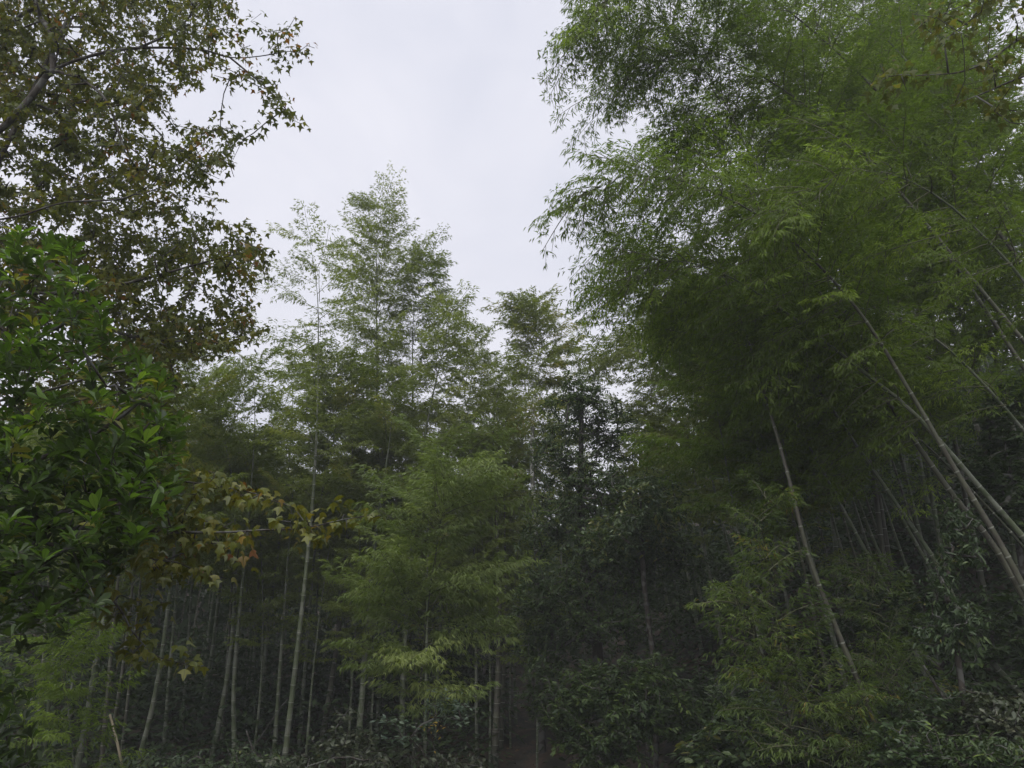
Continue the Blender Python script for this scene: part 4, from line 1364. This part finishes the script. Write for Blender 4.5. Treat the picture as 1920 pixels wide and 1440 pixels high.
# ---- ferns
def fern(label, p, n, ln, R):
    base = np.array([p[0], p[1], float(gz(p[0], p[1])) - .02])
    t = thing('fern', label, 'fern', base, 'ferns on the slope')
    for q in range(n):
        mb = MB()
        az = q * 2.4 + R.uniform(-.3, .3)
        l_ = ln * R.uniform(.75, 1.15)
        s = np.linspace(0, 1, 12)
        h = np.array([math.cos(az), math.sin(az), 0])
        spine = base + h * (s * l_ * .8)[:, None] + np.array([0, 0, 1.0]) * (l_ * (1.0 * s - .85 * s ** 2))[:, None]
        mb.tube(spine, .004 * (1 - .8 * s), 3, 1, cap=False)
        B, D, NR, LN = [], [], [], []
        tg_ = unit(np.gradient(spine, axis=0))
        sd = np.array([-h[1], h[0], 0])
        for k in np.linspace(.12, 1, 20):
            c = np.array([np.interp(k, s, spine[:, a]) for a in range(3)])
            tk = np.array([np.interp(k, s, tg_[:, a]) for a in range(3)])
            for w in (-1, 1):
                B.append(c); D.append(sd * w + tk * .35 + np.array([0, 0, -.15])); NR.append(np.cross(tk, sd) * -1 + R.normal(0, .1, 3)); LN.append(l_ * .22 * math.sin(PI * (.12 + .86 * k)) + .02)
        NR = np.array(NR); NR *= np.sign(NR[:, 2:3] + 1e-6)
        mb.leaves(ELL, B, D, NR, np.array(LN), np.array(LN) * .24, np.clip(R.random() * .8 + R.normal(0, .1, len(B)), 0, 1))
        mb.build('frond', [M['fern'], M['twig']], t)
    return t


_R = np.random.default_rng(3)
FL = ['fern arching at the bottom of the slope under the tall lime sapling', 'fern beside the low yellow-green tuft', 'fern under the hanging grey-green shrub', 'fern near the bottom corner of the slope', 'fern between the leaning stems on the bank',
      'fern at the foot of the bright leaning stem', 'fern on the bank below the dark leaf mass', 'fern at the lower edge beside the fresh green shrub']
for lab, (px, D) in zip(FL, [(1500, 7.6), (1560, 7.0), (1770, 7.4), (1850, 6.6), (1700, 8.2), (1590, 8.4), (1880, 7.8), (1420, 8.2)]):
    x = (px - 960) / FPX * D * 1.0
    fern(lab, (x, D), 9, .6, _R)

# ---- dead sticks among the culms
for lab, pts, r in [('broken pale dead bamboo stick leaning at the lower left', [(206, 1340, 12.3), (218, 1385, 12.2), (232, 1450, 12.1)], .022),
                    ('thin dead stick crossing the dark behind the culms', [(462, 1370, 14.5), (485, 1440, 14.4)], .018),
                    ('dead cane slanting beside the long bare culm', [(548, 1300, 14.6), (524, 1330, 14.6), (500, 1365, 14.6)], .010),
                    ('black thin cane slanting through the shrubs of the slope', [(1456, 1220, 8.6), (1510, 1275, 8.5), (1562, 1330, 8.4)], .012),
                    ('dark broken cane leaning on the bank near the corner', [(1731, 1248, 7.8), (1757, 1288, 7.7), (1785, 1330, 7.6)], .018)]:
    P = catmull([at(*p) for p in pts], 5)
    if P[0][2] > P[-1][2]:
        P = P[::-1]
    P = extend_down(P)
    mb = MB()
    mb.tube(P, np.linspace(r * 1.1, r * .8, len(P)), 7)
    o = mb.build('dead_stick', [M['deadstick' if r > .013 and 'dark' not in lab else 'bark']], None, True)
    o['label'] = lab
    o['category'] = 'stick'

# ---- ground cover: leaf litter and low plants nobody could count
mb = MB()
n = 12000
x = rng.uniform(-14, 14, n); y = 4 + 22 * rng.random(n) ** 1.2
b = np.stack([x, y, gz(x, y) + rng.uniform(.0, .05, n)], -1)
az = rng.uniform(0, 6.28, n)
ln = rng.uniform(.06, .15, n)
mb.leaves(BAM2, b, np.stack([np.cos(az), np.sin(az), rng.normal(0, .25, n)], -1), np.stack([rng.normal(0, .5, n), rng.normal(0, .5, n), np.ones(n)], -1), ln, ln * rng.uniform(.2, .5, n), rng.random(n))
o = mb.build('fallen_leaves', [M['litter_leaf']], None, False, 'stuff')
o['label'] = 'brown fallen leaves littering the forest floor'
o['category'] = 'leaf litter'
mb = MB()
k = 0
while k < 3900:
    slope = k % 2 if k < 3100 else 0
    px, D = (rng.uniform(1250, 2100), rng.uniform(8.5, 22)) if slope else (rng.uniform(-100, 2000 if k < 3100 else 1000), rng.uniform(10.5, 28) if k < 3100 else rng.uniform(14.5, 21))
    x, y = (px - 960) / FPX * D, D
    if (930 < px < 1030 and 13 < D < 22) or (px < 960 and D < 14.5):
        continue
    base = np.array([x, y, float(gz(x, y))])
    m = 19
    h = rng.uniform(.25, .9) * (1.9 if D > 15 else 1)
    az = rng.uniform(0, 6.28, m); rr = rng.random(m) ** .5 * rng.uniform(.3, .6)
    bb = base + np.stack([np.cos(az) * rr, np.sin(az) * rr, rng.random(m) * h + .05], -1)
    dd = np.stack([np.cos(az), np.sin(az), rng.normal(-.1, .4, m)], -1)
    ln = rng.uniform(.09, .2, m) * (.8 + D / 40)
    mb.leaves(BAM2, bb, dd, np.stack([rng.normal(0, .4, m), rng.normal(0, .4, m), np.ones(m)], -1), ln, ln * rng.uniform(.3, .55), np.clip(rng.random() * .6 + rng.normal(0, .15, m), 0, 1))
    k += 1
o = mb.build('undergrowth', [M['dim']], None, False, 'stuff')
o['label'] = 'low dim leafy undergrowth covering the forest floor'
o['category'] = 'undergrowth'
# far wooded hillside that reads as one mass
mb = MB()
for k in range(950):
    px, D = rng.uniform(-250, 2150), 24 + 34 * rng.random() ** 1.3
    x = (px - 960) / FPX * D
    if 940 < px < 1060 and D < 26:
        continue
    m = 50
    h = rng.uniform(.8, 4.2) * (1.0 + D / 80)
    r = h * rng.uniform(.3, .55)
    v = unit(rng.normal(0, 1, (m, 3))) * (rng.random((m, 1)) ** .4)
    b = np.array([x, D, float(gz(x, D)) + h * .5]) + v * [r, r, h * .55]
    dd = unit(v * .6 + rng.normal(0, .6, (m, 3)) + [0, 0, -.2])
    ln = rng.uniform(.25, .5, m) * (.7 + D / 70)
    mb.leaves(BAM2, b, dd, rng.normal(0, .6, (m, 3)) + [0, 0, 1], ln, ln * .5, np.clip(rng.random() * .7 + rng.normal(0, .12, m), 0, 1))
o = mb.build('forest', [M['dim']], None, False, 'stuff')
o['label'] = 'distant wooded hillside closing the gaps between the culms'
o['category'] = 'woods'

# ---- haze: even thin air round the whole place
hz = MB()
x0, x1, y0, y1, z0, z1 = -92, 92, -27, 122, -4, 40
v = [(x0, y0, z0), (x1, y0, z0), (x1, y1, z0), (x0, y1, z0), (x0, y0, z1), (x1, y0, z1), (x1, y1, z1), (x0, y1, z1)]
hz.add(v, None, [(0, 3, 2, 1), (4, 5, 6, 7), (0, 1, 5, 4), (1, 2, 6, 5), (2, 3, 7, 6), (3, 0, 4, 7)])
m, t, o = base_mat('haze_air')
pv = t.nodes.new('ShaderNodeVolumePrincipled')
pv.inputs['Color'].default_value = (.86, .89, .92, 1)
pv.inputs['Density'].default_value = .0026
t.links.new(pv.outputs[0], o.inputs['Volume'])
ho = hz.build('haze', [m], None, False, 'stuff')
ho['label'] = 'thin pale haze in the air of the whole valley'
ho['category'] = 'haze'
